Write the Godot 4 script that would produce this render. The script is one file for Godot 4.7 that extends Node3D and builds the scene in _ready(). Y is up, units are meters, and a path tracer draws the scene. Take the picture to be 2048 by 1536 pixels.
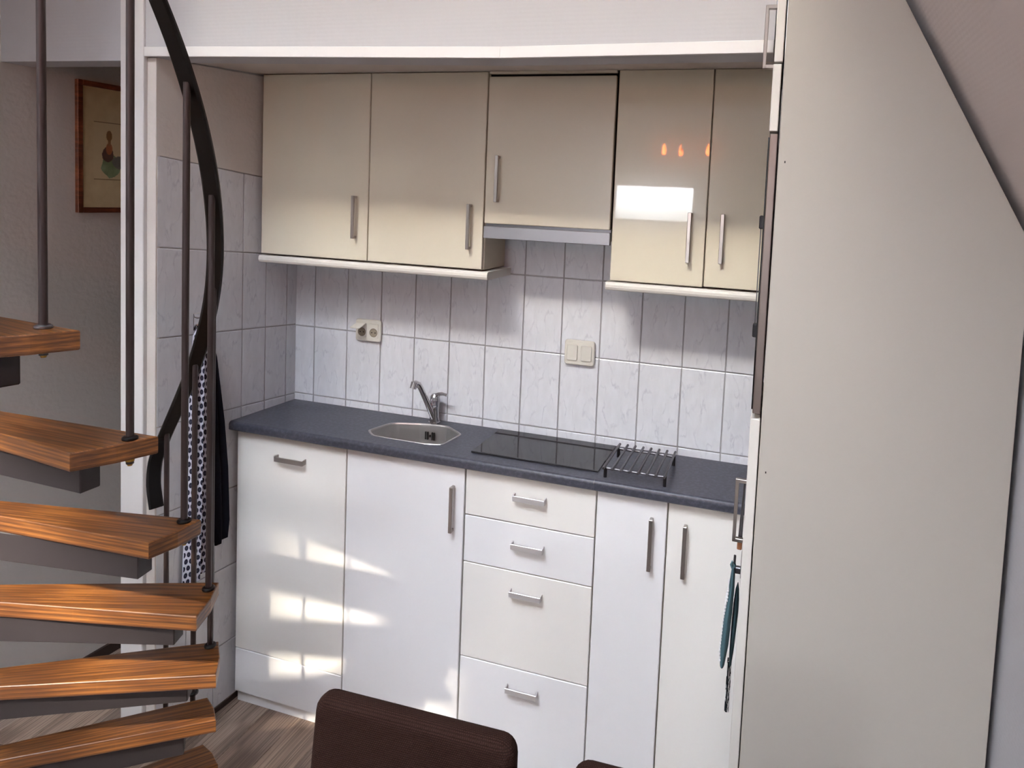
extends Node3D

const F := -0.025            # floor level
const NEAR := 0.05
var M := {}
var rng := RandomNumberGenerator.new()

# ------------------------------------------------------------------ mesh builder
class MB:
	var v := PackedVector3Array()
	var n := PackedVector3Array()
	var uv := PackedVector2Array()
	func tri(a: Vector3, b: Vector3, c: Vector3, na = null, nb = null, nc = null, ua := Vector2.ZERO, ub := Vector2.ZERO, uc := Vector2.ZERO):
		# a, b, c counter-clockwise seen from outside; written clockwise
		var nn := (b - a).cross(c - a)
		if nn.length_squared() < 1e-18:
			return
		nn = nn.normalized()
		for q in [[a, na, ua], [c, nc, uc], [b, nb, ub]]:
			v.push_back(q[0]); n.push_back(nn if q[1] == null else q[1]); uv.push_back(q[2])
	func quad(a: Vector3, b: Vector3, c: Vector3, d: Vector3):
		tri(a, b, c); tri(a, c, d)
	func face_from(center: Vector3, pts: Array):
		# a flat convex face of a convex body, turned outward
		var nn: Vector3 = (pts[1] - pts[0]).cross(pts[2] - pts[0])
		var flip: bool = nn.dot(pts[0] - center) < 0
		for k in range(1, pts.size() - 1):
			if flip: tri(pts[0], pts[k + 1], pts[k])
			else: tri(pts[0], pts[k], pts[k + 1])
	func box(lo: Vector3, hi: Vector3, c := 0.0, t := Transform3D.IDENTITY):
		var m := (lo + hi) * 0.5
		var h := (hi - lo) * 0.5
		c = min(c, min(h.x, min(h.y, h.z)) * 0.9)
		var ctr := t * m
		var P = func(x, y, z): return t * (m + Vector3(x, y, z))
		for ax in 3:
			var u := (ax + 1) % 3
			var w := (ax + 2) % 3
			for s in [-1.0, 1.0]:
				var pts := []
				for q in [[-1, -1], [1, -1], [1, 1], [-1, 1]]:
					var p := Vector3()
					p[ax] = s * h[ax]; p[u] = q[0] * (h[u] - c); p[w] = q[1] * (h[w] - c)
					pts.append(P.call(p.x, p.y, p.z))
				face_from(ctr, pts)
			if c > 0:
				for su in [-1.0, 1.0]:
					for sw in [-1.0, 1.0]:
						var a := Vector3(); var b := Vector3()
						a[u] = su * h[u]; a[w] = sw * (h[w] - c); b[u] = su * (h[u] - c); b[w] = sw * h[w]
						var a2 := a; var b2 := b
						a[ax] = -(h[ax] - c); b[ax] = a[ax]; a2[ax] = h[ax] - c; b2[ax] = a2[ax]
						face_from(ctr, [t * (m + a), t * (m + a2), t * (m + b2), t * (m + b)])
		if c > 0:
			for sx in [-1.0, 1.0]:
				for sy in [-1.0, 1.0]:
					for sz in [-1.0, 1.0]:
						face_from(ctr, [P.call(sx * h.x, sy * (h.y - c), sz * (h.z - c)), P.call(sx * (h.x - c), sy * h.y, sz * (h.z - c)), P.call(sx * (h.x - c), sy * (h.y - c), sz * h.z)])
	func prism(poly: PackedVector2Array, y0: float, y1: float, c := 0.0, t := Transform3D.IDENTITY, steps := 1):
		# poly in (x, z); extruded along y, edges rounded off by c in some steps
		var p := poly.duplicate()
		if Geometry2D.is_polygon_clockwise(p): p.reverse()
		var k := p.size()
		var dir := PackedVector2Array()
		for i in k:
			var a := p[(i + k - 1) % k]; var b := p[i]; var d := p[(i + 1) % k]
			var e1 := (b - a).normalized(); var e2 := (d - b).normalized()
			var n1 := Vector2(-e1.y, e1.x); var n2 := Vector2(-e2.y, e2.x)
			dir.push_back((n1 + n2) / max(0.25, 1.0 + n1.dot(n2)))
		var q := PackedVector2Array()
		for i in k: q.push_back(p[i] + dir[i] * c)
		var T := Geometry2D.triangulate_polygon(q)
		var L = func(w: Vector2, y: float): return t * Vector3(w.x, y, w.y)
		for i in range(0, T.size(), 3):
			var a := q[T[i]]; var b := q[T[i + 1]]; var d := q[T[i + 2]]
			if (b - a).cross(d - a) > 0:
				var s := b; b = d; d = s
			tri(L.call(a, y1), L.call(b, y1), L.call(d, y1))
			tri(L.call(a, y0), L.call(d, y0), L.call(b, y0))
		for i in k:
			var j := (i + 1) % k
			quad(L.call(p[j], y0 + c), L.call(p[i], y0 + c), L.call(p[i], y1 - c), L.call(p[j], y1 - c))
			if c > 0:
				for m in steps:
					var a0 := PI / 2 * m / steps; var a1 := PI / 2 * (m + 1) / steps
					var i0 := c * (1 - cos(a0)); var i1 := c * (1 - cos(a1)); var h0 := c * (1 - sin(a0)); var h1 := c * (1 - sin(a1))
					quad(L.call(p[j] + dir[j] * i0, y1 - h0), L.call(p[i] + dir[i] * i0, y1 - h0), L.call(p[i] + dir[i] * i1, y1 - h1), L.call(p[j] + dir[j] * i1, y1 - h1))
					quad(L.call(p[j] + dir[j] * i1, y0 + h1), L.call(p[i] + dir[i] * i1, y0 + h1), L.call(p[i] + dir[i] * i0, y0 + h0), L.call(p[j] + dir[j] * i0, y0 + h0))
	func lathe(prof: Array, at := Vector3.ZERO, seg := 24, t := Transform3D.IDENTITY):
		# prof: Vector2(radius, y) from bottom to top, outside
		for i in prof.size() - 1:
			var a: Vector2 = prof[i]; var b: Vector2 = prof[i + 1]
			var d := b - a
			var nr := Vector2(d.y, -d.x).normalized()
			for s in seg:
				var t0 := TAU * s / seg; var t1 := TAU * (s + 1) / seg
				var c0 := Vector3(cos(t0), 0, sin(t0)); var c1 := Vector3(cos(t1), 0, sin(t1))
				var p00 := t * (at + c0 * a.x + Vector3.UP * a.y); var p10 := t * (at + c1 * a.x + Vector3.UP * a.y)
				var p01 := t * (at + c0 * b.x + Vector3.UP * b.y); var p11 := t * (at + c1 * b.x + Vector3.UP * b.y)
				var n0 := t.basis * (c0 * nr.x + Vector3.UP * nr.y); var n1 := t.basis * (c1 * nr.x + Vector3.UP * nr.y)
				tri(p00, p01, p11, n0, n0, n1); tri(p00, p11, p10, n0, n1, n1)
	func tube(pts: Array, r, seg := 10, flat := Vector2.ONE, first_side = null):
		# round bar through pts; r a number or an array; flat squeezes the section along (side, up)
		var k := pts.size()
		var side := Vector3.ZERO
		var rings := []; var norms := []
		for i in k:
			var tan: Vector3 = (pts[min(i + 1, k - 1)] - pts[max(i - 1, 0)]).normalized()
			if side == Vector3.ZERO:
				var ref: Vector3 = first_side if first_side != null else (Vector3.RIGHT if abs(tan.x) < 0.8 else Vector3.UP)
				side = (ref - tan * ref.dot(tan)).normalized()
			else:
				side = (side - tan * side.dot(tan)).normalized()
			var up := tan.cross(side)
			var rr: float = r[i] if r is Array else r
			var ring := []; var nm := []
			for s in seg:
				var a := TAU * s / seg
				ring.append(pts[i] + side * cos(a) * rr * flat.x + up * sin(a) * rr * flat.y)
				nm.append((side * cos(a) / flat.x + up * sin(a) / flat.y).normalized())
			rings.append(ring); norms.append(nm)
		for i in k - 1:
			for s in seg:
				var z := (s + 1) % seg
				tri(rings[i][s], rings[i][z], rings[i + 1][z], norms[i][s], norms[i][z], norms[i + 1][z])
				tri(rings[i][s], rings[i + 1][z], rings[i + 1][s], norms[i][s], norms[i + 1][z], norms[i + 1][s])
		for s in range(1, seg - 1):
			tri(rings[0][0], rings[0][s + 1], rings[0][s])
			tri(rings[k - 1][0], rings[k - 1][s], rings[k - 1][s + 1])
	func strip(pts: Array, sides: Array, w: float, th: float):
		# flat bar: at each point a side vector (across the width)
		var k := pts.size()
		var R := []
		for i in k:
			var tan: Vector3 = (pts[min(i + 1, k - 1)] - pts[max(i - 1, 0)]).normalized()
			var s: Vector3 = (sides[i] - tan * sides[i].dot(tan)).normalized()
			var u := tan.cross(s).normalized()
			var c := th * 0.3
			var hw := w * 0.5; var ht := th * 0.5
			var sec := [[hw - c, -ht], [hw, -ht + c], [hw, ht - c], [hw - c, ht], [-hw + c, ht], [-hw, ht - c], [-hw, -ht + c], [-hw + c, -ht]]
			var ring := []
			for q in sec: ring.append(pts[i] + s * q[0] + u * q[1])
			R.append(ring)
		for i in k - 1:
			for s in 8:
				var z := (s + 1) % 8
				quad(R[i][s], R[i][z], R[i + 1][z], R[i + 1][s])
		for s in range(1, 7):
			tri(R[0][0], R[0][s + 1], R[0][s]); tri(R[k - 1][0], R[k - 1][s], R[k - 1][s + 1])
	func mesh(mat: Material) -> ArrayMesh:
		var a := []
		a.resize(Mesh.ARRAY_MAX)
		a[Mesh.ARRAY_VERTEX] = v; a[Mesh.ARRAY_NORMAL] = n; a[Mesh.ARRAY_TEX_UV] = uv
		var m := ArrayMesh.new()
		m.add_surface_from_arrays(Mesh.PRIMITIVE_TRIANGLES, a)
		m.surface_set_material(0, mat)
		return m

# ------------------------------------------------------------------ scene helpers
func part(called: String, b: MB, mat: Material, parent: Node3D = self) -> MeshInstance3D:
	var o := MeshInstance3D.new()
	o.mesh = b.mesh(mat)
	o.name = called
	parent.add_child(o, true)
	return o

func numbered(called: String) -> String:
	if not has_node(NodePath(called)): return called
	var i := 1
	while has_node(NodePath("%s_%03d" % [called, i])): i += 1
	return "%s_%03d" % [called, i]

func tag(o: Node, label: String, category := "", group := "", kind := "") -> Node:
	if label: o.set_meta("label", label)
	if category: o.set_meta("category", category)
	if group: o.set_meta("group", group)
	if kind: o.set_meta("kind", kind)
	return o

func thing(called: String, label: String, category: String, at := Vector3.ZERO, group := "") -> Node3D:
	var o := Node3D.new()
	o.name = numbered(called)
	add_child(o)
	o.position = at
	tag(o, label, category, group)
	return o

func struct(called: String, b: MB, mat: Material, label := "", category := "") -> MeshInstance3D:
	var o := part(called, b, mat)
	tag(o, label, category, "", "structure")
	return o

func bx(lo: Vector3, hi: Vector3, c := 0.0) -> MB:
	var b := MB.new(); b.box(lo, hi, c); return b

func numbered_part(called: String, parent: Node3D) -> String:
	if not parent.has_node(NodePath(called)): return called
	var i := 1
	while parent.has_node(NodePath("%s_%03d" % [called, i])): i += 1
	return "%s_%03d" % [called, i]

func sub(called: String, b: MB, mat: Material, parent: Node3D) -> MeshInstance3D:
	return part(numbered_part(called, parent), b, mat, parent)

func smooth_loop(p: PackedVector2Array, times := 2) -> PackedVector2Array:
	for t in times:
		var q := PackedVector2Array()
		for i in p.size():
			var a := p[i]; var b := p[(i + 1) % p.size()]
			q.push_back(a.lerp(b, 0.25)); q.push_back(a.lerp(b, 0.75))
		p = q
	return p

func round_rect(x0: float, y0: float, x1: float, y1: float, r: float, k := 4) -> PackedVector2Array:
	var q := PackedVector2Array()
	for c in [[x1 - r, y1 - r, 0.0], [x0 + r, y1 - r, 90.0], [x0 + r, y0 + r, 180.0], [x1 - r, y0 + r, 270.0]]:
		for i in k + 1:
			var a: float = deg_to_rad(c[2] + 90.0 * i / k)
			q.push_back(Vector2(c[0] + r * cos(a), c[1] + r * sin(a)))
	return q

# ------------------------------------------------------------------ textures and materials
func grain(seed_: int, freq: float, w: int, h: int, big_w: int, big_h: int, octaves := 3) -> PackedByteArray:
	var f := FastNoiseLite.new()
	f.seed = seed_; f.frequency = freq; f.fractal_octaves = octaves; f.noise_type = FastNoiseLite.TYPE_SIMPLEX_SMOOTH
	var i := f.get_seamless_image(w, h)
	i.convert(Image.FORMAT_L8)
	if big_w != w or big_h != h: i.resize(big_w, big_h, Image.INTERPOLATE_CUBIC)
	return i.get_data()

func tex(w: int, h: int, fn: Callable) -> ImageTexture:
	var d := PackedByteArray()
	d.resize(w * h * 3)
	var k := 0
	for y in h:
		for x in w:
			var c: Color = fn.call(x, y)
			d[k] = int(clamp(c.r, 0, 1) * 255); d[k + 1] = int(clamp(c.g, 0, 1) * 255); d[k + 2] = int(clamp(c.b, 0, 1) * 255)
			k += 3
	var i := Image.create_from_data(w, h, false, Image.FORMAT_RGB8, d)
	i.generate_mipmaps()
	return ImageTexture.create_from_image(i)

func wood_tex(seed_: int, dark: Color, light: Color, w := 512, h := 512) -> ImageTexture:
	var a := grain(seed_, 0.03, 24, h, w, h, 5)
	var b := grain(seed_ + 7, 0.14, 40, h, w, h, 2)
	var c := grain(seed_ + 13, 0.012, 128, 128, w, h, 2)
	return tex(w, h, func(x, y):
		var i: int = y * w + x
		var t: float = a[i] / 255.0 * 0.55 + b[i] / 255.0 * 0.25 + c[i] / 255.0 * 0.3 - 0.05
		return dark.lerp(light, smoothstep(0.2, 0.85, t)))

func height_tex(w: int, h: int, fn: Callable) -> ImageTexture:
	var i := Image.create(w, h, false, Image.FORMAT_RGB8)
	for y in h:
		for x in w:
			var q: float = fn.call(x, y)
			i.set_pixel(x, y, Color(q, q, q))
	return ImageTexture.create_from_image(i)

func normal_of(t: ImageTexture, strength: float) -> ImageTexture:
	var i := t.get_image().duplicate() as Image
	if i.has_mipmaps(): i.clear_mipmaps()
	i.bump_map_to_normal_map(strength)
	i.generate_mipmaps()
	return ImageTexture.create_from_image(i)

func mat(c: Color, rough := 0.6, metal := 0.0, spec := 0.5) -> StandardMaterial3D:
	var m := StandardMaterial3D.new()
	m.albedo_color = c; m.roughness = rough; m.metallic = metal; m.metallic_specular = spec
	return m

func planar(m: StandardMaterial3D, scale_: Vector3, world := false) -> StandardMaterial3D:
	m.uv1_triplanar = true; m.uv1_world_triplanar = world; m.uv1_scale = scale_; m.uv1_triplanar_sharpness = 8.0
	return m

func c8(r: int, g: int, b: int) -> Color: return Color8(r, g, b)

func make_materials():
	# wallpaper with a fine horizontal rib
	var ga := grain(3, 0.03, 256, 64, 256, 256, 3)
	var gb := grain(5, 0.05, 256, 256, 256, 256, 3)
	var wp := height_tex(256, 256, func(x, y): return 0.35 + 0.3 * ga[y * 256 + x] / 255.0 + 0.2 * gb[y * 256 + x] / 255.0 + 0.05 * sin(y * TAU * 24 / 256.0))
	var wpn := normal_of(wp, 1.2)
	M.wall = planar(mat(c8(196, 196, 199), 0.92, 0, 0.3), Vector3(4, 4, 4), true)
	M.wall.normal_enabled = true; M.wall.normal_texture = wpn; M.wall.normal_scale = 0.5
	M.slope = planar(mat(c8(214, 206, 202), 0.95, 0, 0.3), Vector3(5, 5, 5), true)
	M.slope.normal_enabled = true; M.slope.normal_texture = wpn; M.slope.normal_scale = 0.8
	M.plaster = planar(mat(c8(214, 208, 202), 0.9, 0, 0.3), Vector3(3, 3, 3), true)
	M.plaster.normal_enabled = true; M.plaster.normal_texture = normal_of(height_tex(256, 256, func(x, y): return gb[y * 256 + x] / 255.0), 1.5); M.plaster.normal_scale = 0.5
	M.tan = planar(mat(c8(202, 200, 198), 0.9, 0, 0.3), Vector3(3, 3, 3), true)
	M.trim = mat(c8(232, 231, 230), 0.5)
	M.soffit = mat(c8(205, 197, 190), 0.75)
	M.grout = mat(c8(168, 168, 170), 0.9)
	# marble-veined tiles
	var va := grain(21, 0.012, 512, 256, 512, 512, 5)
	var vb := grain(22, 0.03, 512, 256, 512, 512, 4)
	var mt := tex(512, 512, func(x, y):
		var i: int = y * 512 + x
		var r: float = abs(va[i] / 255.0 - 0.5) * 2.0
		var vein: float = pow(clamp(1.0 - r * 5.0, 0, 1), 2.0) * clamp(vb[i] / 255.0 * 1.8 - 0.55, 0, 1)
		var base: float = 0.955 + 0.045 * (vb[i] / 255.0)
		return Color(base - 0.13 * vein, base - 0.13 * vein, base - 0.115 * vein))
	for k in 4:
		var m := planar(mat(c8(226, 228, 233), 0.14, 0, 0.5), Vector3(2.2, 1.6, 2.2))
		m.albedo_texture = mt
		m.uv1_offset = Vector3(0.23 * k, 0.37 * k, 0.31 * k)
		M["tile%d" % k] = m
	M.cab = mat(c8(219, 212, 193), 0.26)
	M.cab_gloss = mat(c8(222, 214, 192), 0.16, 0, 0.35)
	M.cab_gloss.clearcoat_enabled = true; M.cab_gloss.clearcoat = 0.6; M.cab_gloss.clearcoat_roughness = 0.02
	M.base = mat(c8(238, 236, 230), 0.4)
	M.base_cool = mat(c8(238, 238, 238), 0.42)
	M.carcass = mat(c8(214, 206, 186), 0.6)
	M.side = mat(c8(224, 221, 212), 0.5)
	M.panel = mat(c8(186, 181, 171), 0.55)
	M.gap = mat(c8(26, 23, 22), 0.9)
	# worktop
	var sa := grain(31, 0.04, 512, 512, 512, 512, 5)
	var sb := grain(32, 0.25, 512, 512, 512, 512, 2)
	M.stone = planar(mat(Color.WHITE, 0.3, 0, 0.5), Vector3(3, 3, 3), true)
	M.stone.albedo_texture = tex(512, 512, func(x, y):
		var i: int = y * 512 + x
		var t: float = sa[i] / 255.0 * 0.7 + sb[i] / 255.0 * 0.5 - 0.1
		return c8(58, 59, 68).lerp(c8(88, 90, 102), smoothstep(0.3, 1.0, t)))
	var br := grain(41, 0.2, 16, 256, 256, 256, 2)
	M.steel = planar(mat(c8(176, 170, 164), 0.36, 0.95), Vector3(6, 6, 6))
	M.steel.roughness_texture = height_tex(256, 256, func(x, y): return 0.75 + 0.25 * br[y * 256 + x] / 255.0)
	M.bright_steel = mat(c8(225, 224, 224), 0.42, 0.75)
	M.sink = mat(c8(205, 203, 201), 0.33, 0.85)
	M.oven_steel = mat(c8(150, 138, 132), 0.3, 0.9)
	M.chrome = mat(c8(215, 214, 216), 0.07, 1.0)
	M.dark_chrome = mat(c8(112, 111, 114), 0.34, 0.9)
	M.hood = mat(c8(160, 160, 164), 0.4, 0.85)
	M.glass = mat(c8(14, 14, 17), 0.02, 0, 1.0)
	M.black = mat(c8(20, 20, 24), 0.45)
	M.iron = mat(c8(44, 33, 32), 0.42)
	M.rail = mat(c8(8, 7, 8), 0.42, 0, 0.4)
	M.beam = planar(mat(c8(40, 35, 37), 0.55), Vector3(6, 6, 6))
	M.brass = mat(c8(160, 126, 64), 0.35, 0.9)
	M.wood = planar(mat(Color.WHITE, 0.38, 0, 0.5), Vector3(2.0, 7.0, 7.0))
	M.wood.albedo_texture = wood_tex(51, c8(76, 44, 22), c8(154, 100, 48))
	M.wood.clearcoat_enabled = true; M.wood.clearcoat = 0.15; M.wood.clearcoat_roughness = 0.25
	for k in 4:
		var m := planar(mat([c8(255, 255, 255), c8(232, 228, 226), c8(244, 238, 232), c8(222, 216, 214)][k], 0.42, 0, 0.5), Vector3(6.0, 6.0, 1.5))
		m.albedo_texture = M.get("plank_tex") if M.has("plank_tex") else null
		if m.albedo_texture == null:
			var pa := grain(61, 0.05, 512, 24, 512, 512, 5)
			var pb := grain(67, 0.01, 128, 128, 512, 512, 3)
			M.plank_tex = tex(512, 512, func(x, y):
				var i: int = y * 512 + x
				return c8(104, 88, 78).lerp(c8(168, 149, 134), smoothstep(0.2, 0.85, pa[i] / 255.0 * 0.55 + pb[i] / 255.0 * 0.45)))
			m.albedo_texture = M.plank_tex
		m.uv1_offset = Vector3(0.19 * k, 0.43 * k, 0.29 * k)
		M["plank%d" % k] = m
	M.skirting = mat(c8(52, 38, 34), 0.5)
	M.floor_base = mat(c8(52, 44, 40), 0.9)
	# knitted brown upholstery
	var kn := height_tex(128, 128, func(x, y):
		var row: float = abs(sin(y * TAU * 16 / 128.0 * 0.5))
		var st: float = abs(sin((x + (y / 8) % 2 * 4) * TAU * 16 / 128.0 * 0.5))
		return 0.35 + 0.3 * row * (0.3 + 0.7 * st) + 0.25 * rng.randf())
	M.fabric = planar(mat(c8(62, 43, 36), 0.95, 0, 0.2), Vector3(16, 16, 16))
	M.fabric.albedo_texture = kn
	M.fabric.albedo_color = c8(78, 55, 48)
	M.fabric.normal_enabled = true; M.fabric.normal_texture = normal_of(kn, 3.0); M.fabric.normal_scale = 1.0
	M.leg = mat(c8(50, 34, 26), 0.4)
	M.plastic = mat(c8(212, 209, 199), 0.3)
	M.plastic_dark = mat(c8(140, 130, 112), 0.5)
	M.frame_wood = planar(mat(Color.WHITE, 0.4), Vector3(6, 6, 6))
	M.frame_wood.albedo_texture = wood_tex(71, c8(86, 44, 26), c8(138, 78, 48), 256, 256)
	M.teal = planar(mat(c8(74, 100, 106), 0.9, 0, 0.2), Vector3(10, 10, 10))
	M.black_cloth = mat(c8(24, 26, 34), 0.95, 0, 0.2)
	M.tip = mat(c8(172, 118, 82), 0.55)
	M.window_frame = mat(c8(236, 236, 234), 0.4)
	M.pane = mat(Color(0.95, 0.97, 1.0, 0.06), 0.02, 0, 0.5)
	M.pane.transparency = BaseMaterial3D.TRANSPARENCY_ALPHA
	# striped and dotted cloths
	var cl := grain(81, 0.05, 256, 256, 256, 256, 3)
	M.dots = mat(Color.WHITE, 0.9, 0, 0.2)
	M.dots.albedo_texture = tex(256, 256, func(x, y):
		var row: int = y / 32
		var px: float = fposmod(x + (row % 2) * 16, 32) - 16; var py: float = fposmod(y, 32) - 16
		var r: float = sqrt(px * px + py * py)
		var ink: float = 1.0 - smoothstep(11.5, 13.0, r)
		var core: float = 1.0 - smoothstep(3.0, 4.5, r)
		return c8(214, 214, 226).lerp(c8(44, 44, 60), ink * (1.0 - 0.15 * core)))
	M.stripes = mat(Color.WHITE, 0.9, 0, 0.2)
	M.stripes.albedo_texture = tex(256, 256, func(x, y):
		var w: float = sin(x * TAU * 5 / 256.0 + 2.2 * sin(y * TAU * 3 / 256.0) + cl[y * 256 + x] / 60.0)
		return c8(36, 40, 44) if w > 0.1 else c8(226, 228, 226))
	M.teal_stripes = mat(Color.WHITE, 0.9, 0, 0.2)
	M.teal_stripes.albedo_texture = tex(64, 256, func(x, y):
		return c8(222, 230, 230) if fposmod(y + x * 0.3, 16.0) < 7 else c8(38, 70, 80))

# ------------------------------------------------------------------ main
func _ready():
	rng.seed = 20
	# --- camera
	var cam := Camera3D.new()
	cam.name = "camera"
	add_child(cam)
	cam.position = Vector3(1.7555, 1.8163, 2.2528)
	cam.rotation = Vector3(-0.0691697, 0.2936757, 0.0439301)
	cam.projection = Camera3D.PROJECTION_FRUSTUM
	cam.near = NEAR; cam.far = 100.0
	cam.size = NEAR * 1536.0 / 1400.0
	cam.frustum_offset = Vector2((1024.0 - 1133.337) / 1400.0 * NEAR, -(768.0 - 499.276) / 1400.0 * NEAR)
	cam.current = true
	# --- sky and exposure
	var sky_m := ProceduralSkyMaterial.new()
	sky_m.sky_top_color = Color(0.85, 0.875, 0.925)
	sky_m.sky_horizon_color = Color(0.94, 0.945, 0.965)
	sky_m.ground_bottom_color = Color(0.42, 0.42, 0.40)
	sky_m.ground_horizon_color = Color(0.86, 0.87, 0.87)
	sky_m.sky_curve = 0.25
	sky_m.sky_energy_multiplier = 1.0
	var env := Environment.new()
	env.background_mode = Environment.BG_SKY
	env.sky = Sky.new()
	env.sky.sky_material = sky_m
	env.background_energy_multiplier = 46.0
	env.tonemap_mode = Environment.TONE_MAPPER_LINEAR
	env.tonemap_exposure = 1.0
	env.sdfgi_enabled = true; env.ssao_enabled = true; env.ssil_enabled = true
	var we := WorldEnvironment.new()
	we.name = "world_environment"
	we.environment = env
	add_child(we)
	# --- sun through the roof window
	var sun := DirectionalLight3D.new()
	sun.name = "sun"
	sun.light_color = Color(1.0, 0.95, 0.87)
	sun.light_energy = 7.5
	sun.light_angular_distance = 2.6
	sun.shadow_enabled = true
	add_child(sun)
	sun.look_at_from_position(Vector3.ZERO, -Vector3(-0.25, 0.8, 0.96))

	make_materials()
	build_room()
	build_tiles()
	build_base_units()
	build_worktop()
	build_wall_units()
	build_tall_unit()
	build_stairs()
	build_chairs()
	build_small()

# ------------------------------------------------------------------ the room
const SKY_X0 := -1.9
const SKY_X1 := 1.5
const SKY_Z0 := 3.6
const SKY_Z1 := 6.9
const CEIL := 8.0

func build_room():
	# floor: boards along z on a dark bed
	var fl := struct("floor", bx(Vector3(-2.6, F - 0.12, -1.25), Vector3(2.45, F - 0.012, 8.7)), M.floor_base, "grey-brown oak laminate floor of long boards running to the kitchen units", "floor")
	var w := 0.125
	var col := 0
	var variants := {}
	var x := -0.995
	while x < 2.3:
		var z := 0.2 - rng.randf() * 0.8
		if x < -0.1: z = -1.2
		while z < 4.58:
			var z1: float = min(z + 0.95, 4.60)
			var b := bx(Vector3(x + 0.0006, F - 0.012, z + 0.0006), Vector3(x + w - 0.0006, F, z1 - 0.0006), 0.0012)
			sub("plank", b, M["plank%d" % (rng.randi() % 4)], fl)
			z = z1
		x += w; col += 1
	# kitchen back wall
	struct("wall_back", bx(Vector3(-0.17, F - 0.1, -0.12), Vector3(2.45, 2.62, -0.004)), M.grout, "kitchen back wall carrying the marbled splashback tiles", "wall")
	# side wall of the alcove (tiled) between passage and kitchen: thin end towards the room
	var lw := MB.new()
	lw.prism(PackedVector2Array([Vector2(-0.172, -0.004), Vector2(-0.004, -0.004), Vector2(-0.0512, 0.585), Vector2(-0.172, 0.585)]), F - 0.1, 2.215)
	lw.box(Vector3(-0.172, 2.2, -0.004), Vector3(-0.105, 2.62, 0.504))
	struct("wall_left", lw, M.grout, "short tiled side wall left of the kitchen units", "wall")
	# opening wall above kitchen and passage
	var hw := MB.new()
	# lower edge follows the old beam, a little higher at its left end
	var low := [[-0.80, 2.186], [-0.171, 2.180], [-0.0805, 2.190], [1.06, 2.1655], [1.718, 2.1665], [2.40, 2.575]]
	for i in low.size() - 1:
		var a = low[i]; var c = low[i + 1]
		if i == 4: a = [1.718, 2.575]
		var t := Transform3D(Basis(Vector3.RIGHT, Vector3.BACK, Vector3.DOWN), Vector3.ZERO)
		hw.prism(PackedVector2Array([Vector2(a[0], -a[1]), Vector2(c[0], -c[1]), Vector2(c[0], -8.1), Vector2(a[0], -8.1)]), 0.505, 0.597, 0.0, t)
	struct("wall_header", hw, M.wall, "white papered wall above the kitchen opening and the passage", "wall")
	# alcove ceiling
	var sf := MB.new()
	for i in range(2, 4):
		var a = low[i]; var c = low[i + 1]
		var A := Vector3(a[0], a[1] + 0.001, 0.59); var B := Vector3(c[0], c[1] + 0.001, 0.59)
		var A2 := Vector3(a[0], 2.214, 0.17); var B2 := Vector3(c[0], 2.214, 0.17)
		sf.quad(A, A2, B2, B)
		sf.quad(A2, Vector3(a[0], 2.215, -0.01), Vector3(c[0], 2.215, -0.01), B2)
	sf.box(Vector3(-0.10, 2.2155, -0.02), Vector3(1.7165, 2.30, 0.506))
	struct("ceiling_alcove", sf, M.soffit, "low ceiling of the kitchen alcove above the wall cabinets", "ceiling")
	# white casing round the kitchen opening
	var cs := MB.new()
	cs.box(Vector3(-0.171, F, 0.586), Vector3(-0.0815, 4.1, 0.604), 0.002)
	struct("trim_1", cs, M.trim, "white upright post between passage and kitchen opening", "trim")
	var ch := MB.new()
	for i in range(2, 4):
		var a = low[i]; var c = low[i + 1]
		var t2 := Transform3D(Basis(Vector3.RIGHT, Vector3.BACK, Vector3.DOWN), Vector3.ZERO)
		ch.prism(PackedVector2Array([Vector2(a[0], -a[1]), Vector2(c[0], -c[1]), Vector2(c[0], -c[1] - 0.0285), Vector2(a[0], -a[1] - 0.0285)]), 0.590, 0.6035, 0.001, t2)
	struct("trim_2", ch, M.trim, "white board along the lower edge of the header above the kitchen", "trim")
	var jb := MB.new()
	jb.box(Vector3(-0.0825, F, 0.575), Vector3(-0.0475, 2.188, 0.5905), 0.0015)
	struct("trim_3", jb, M.plaster, "narrow beige strip between white post and side tiles", "trim")
	# passage: its walls, ceiling and end
	var pw := MB.new()
	pw.prism(PackedVector2Array([Vector2(-0.534, -1.2), Vector2(-0.886, 3.2), Vector2(-1.05, 3.2), Vector2(-0.70, -1.2)]), F - 0.1, 8.1)
	struct("wall_passage", pw, M.plaster, "plain beige wall behind the stairs with the framed picture", "wall")
	var sk := MB.new()
	sk.prism(PackedVector2Array([Vector2(-0.534, -1.2), Vector2(-0.886, 3.2), Vector2(-0.874, 3.2), Vector2(-0.522, -1.2)]), F, 0.018, 0.001)
	struct("baseboard_left", sk, M.skirting, "low dark brown skirting along the passage wall", "baseboard")
	var s2 := MB.new()
	s2.prism(PackedVector2Array([Vector2(-0.0135, 0.12), Vector2(-0.0505, 0.585), Vector2(-0.0425, 0.585), Vector2(-0.0055, 0.12)]), F, F + 0.022, 0.001)
	struct("baseboard_kitchen", s2, M.skirting, "thin dark skirting strip at the foot of the tiled side wall", "baseboard")
	struct("wall_passage_end", bx(Vector3(-0.75, F - 0.1, -1.3), Vector3(-0.1, 2.6, -1.2)), M.plaster, "end wall of the dim passage", "wall")
	struct("wall_passage_side", bx(Vector3(-0.172, F - 0.1, -1.25), Vector3(-0.10, 2.6, -0.1)), M.plaster, "right side wall of the passage", "wall")
	struct("ceiling_passage", bx(Vector3(-0.85, 2.42, -1.25), Vector3(-0.1, 2.6, 0.504)), M.plaster, "ceiling of the passage", "ceiling")
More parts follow.
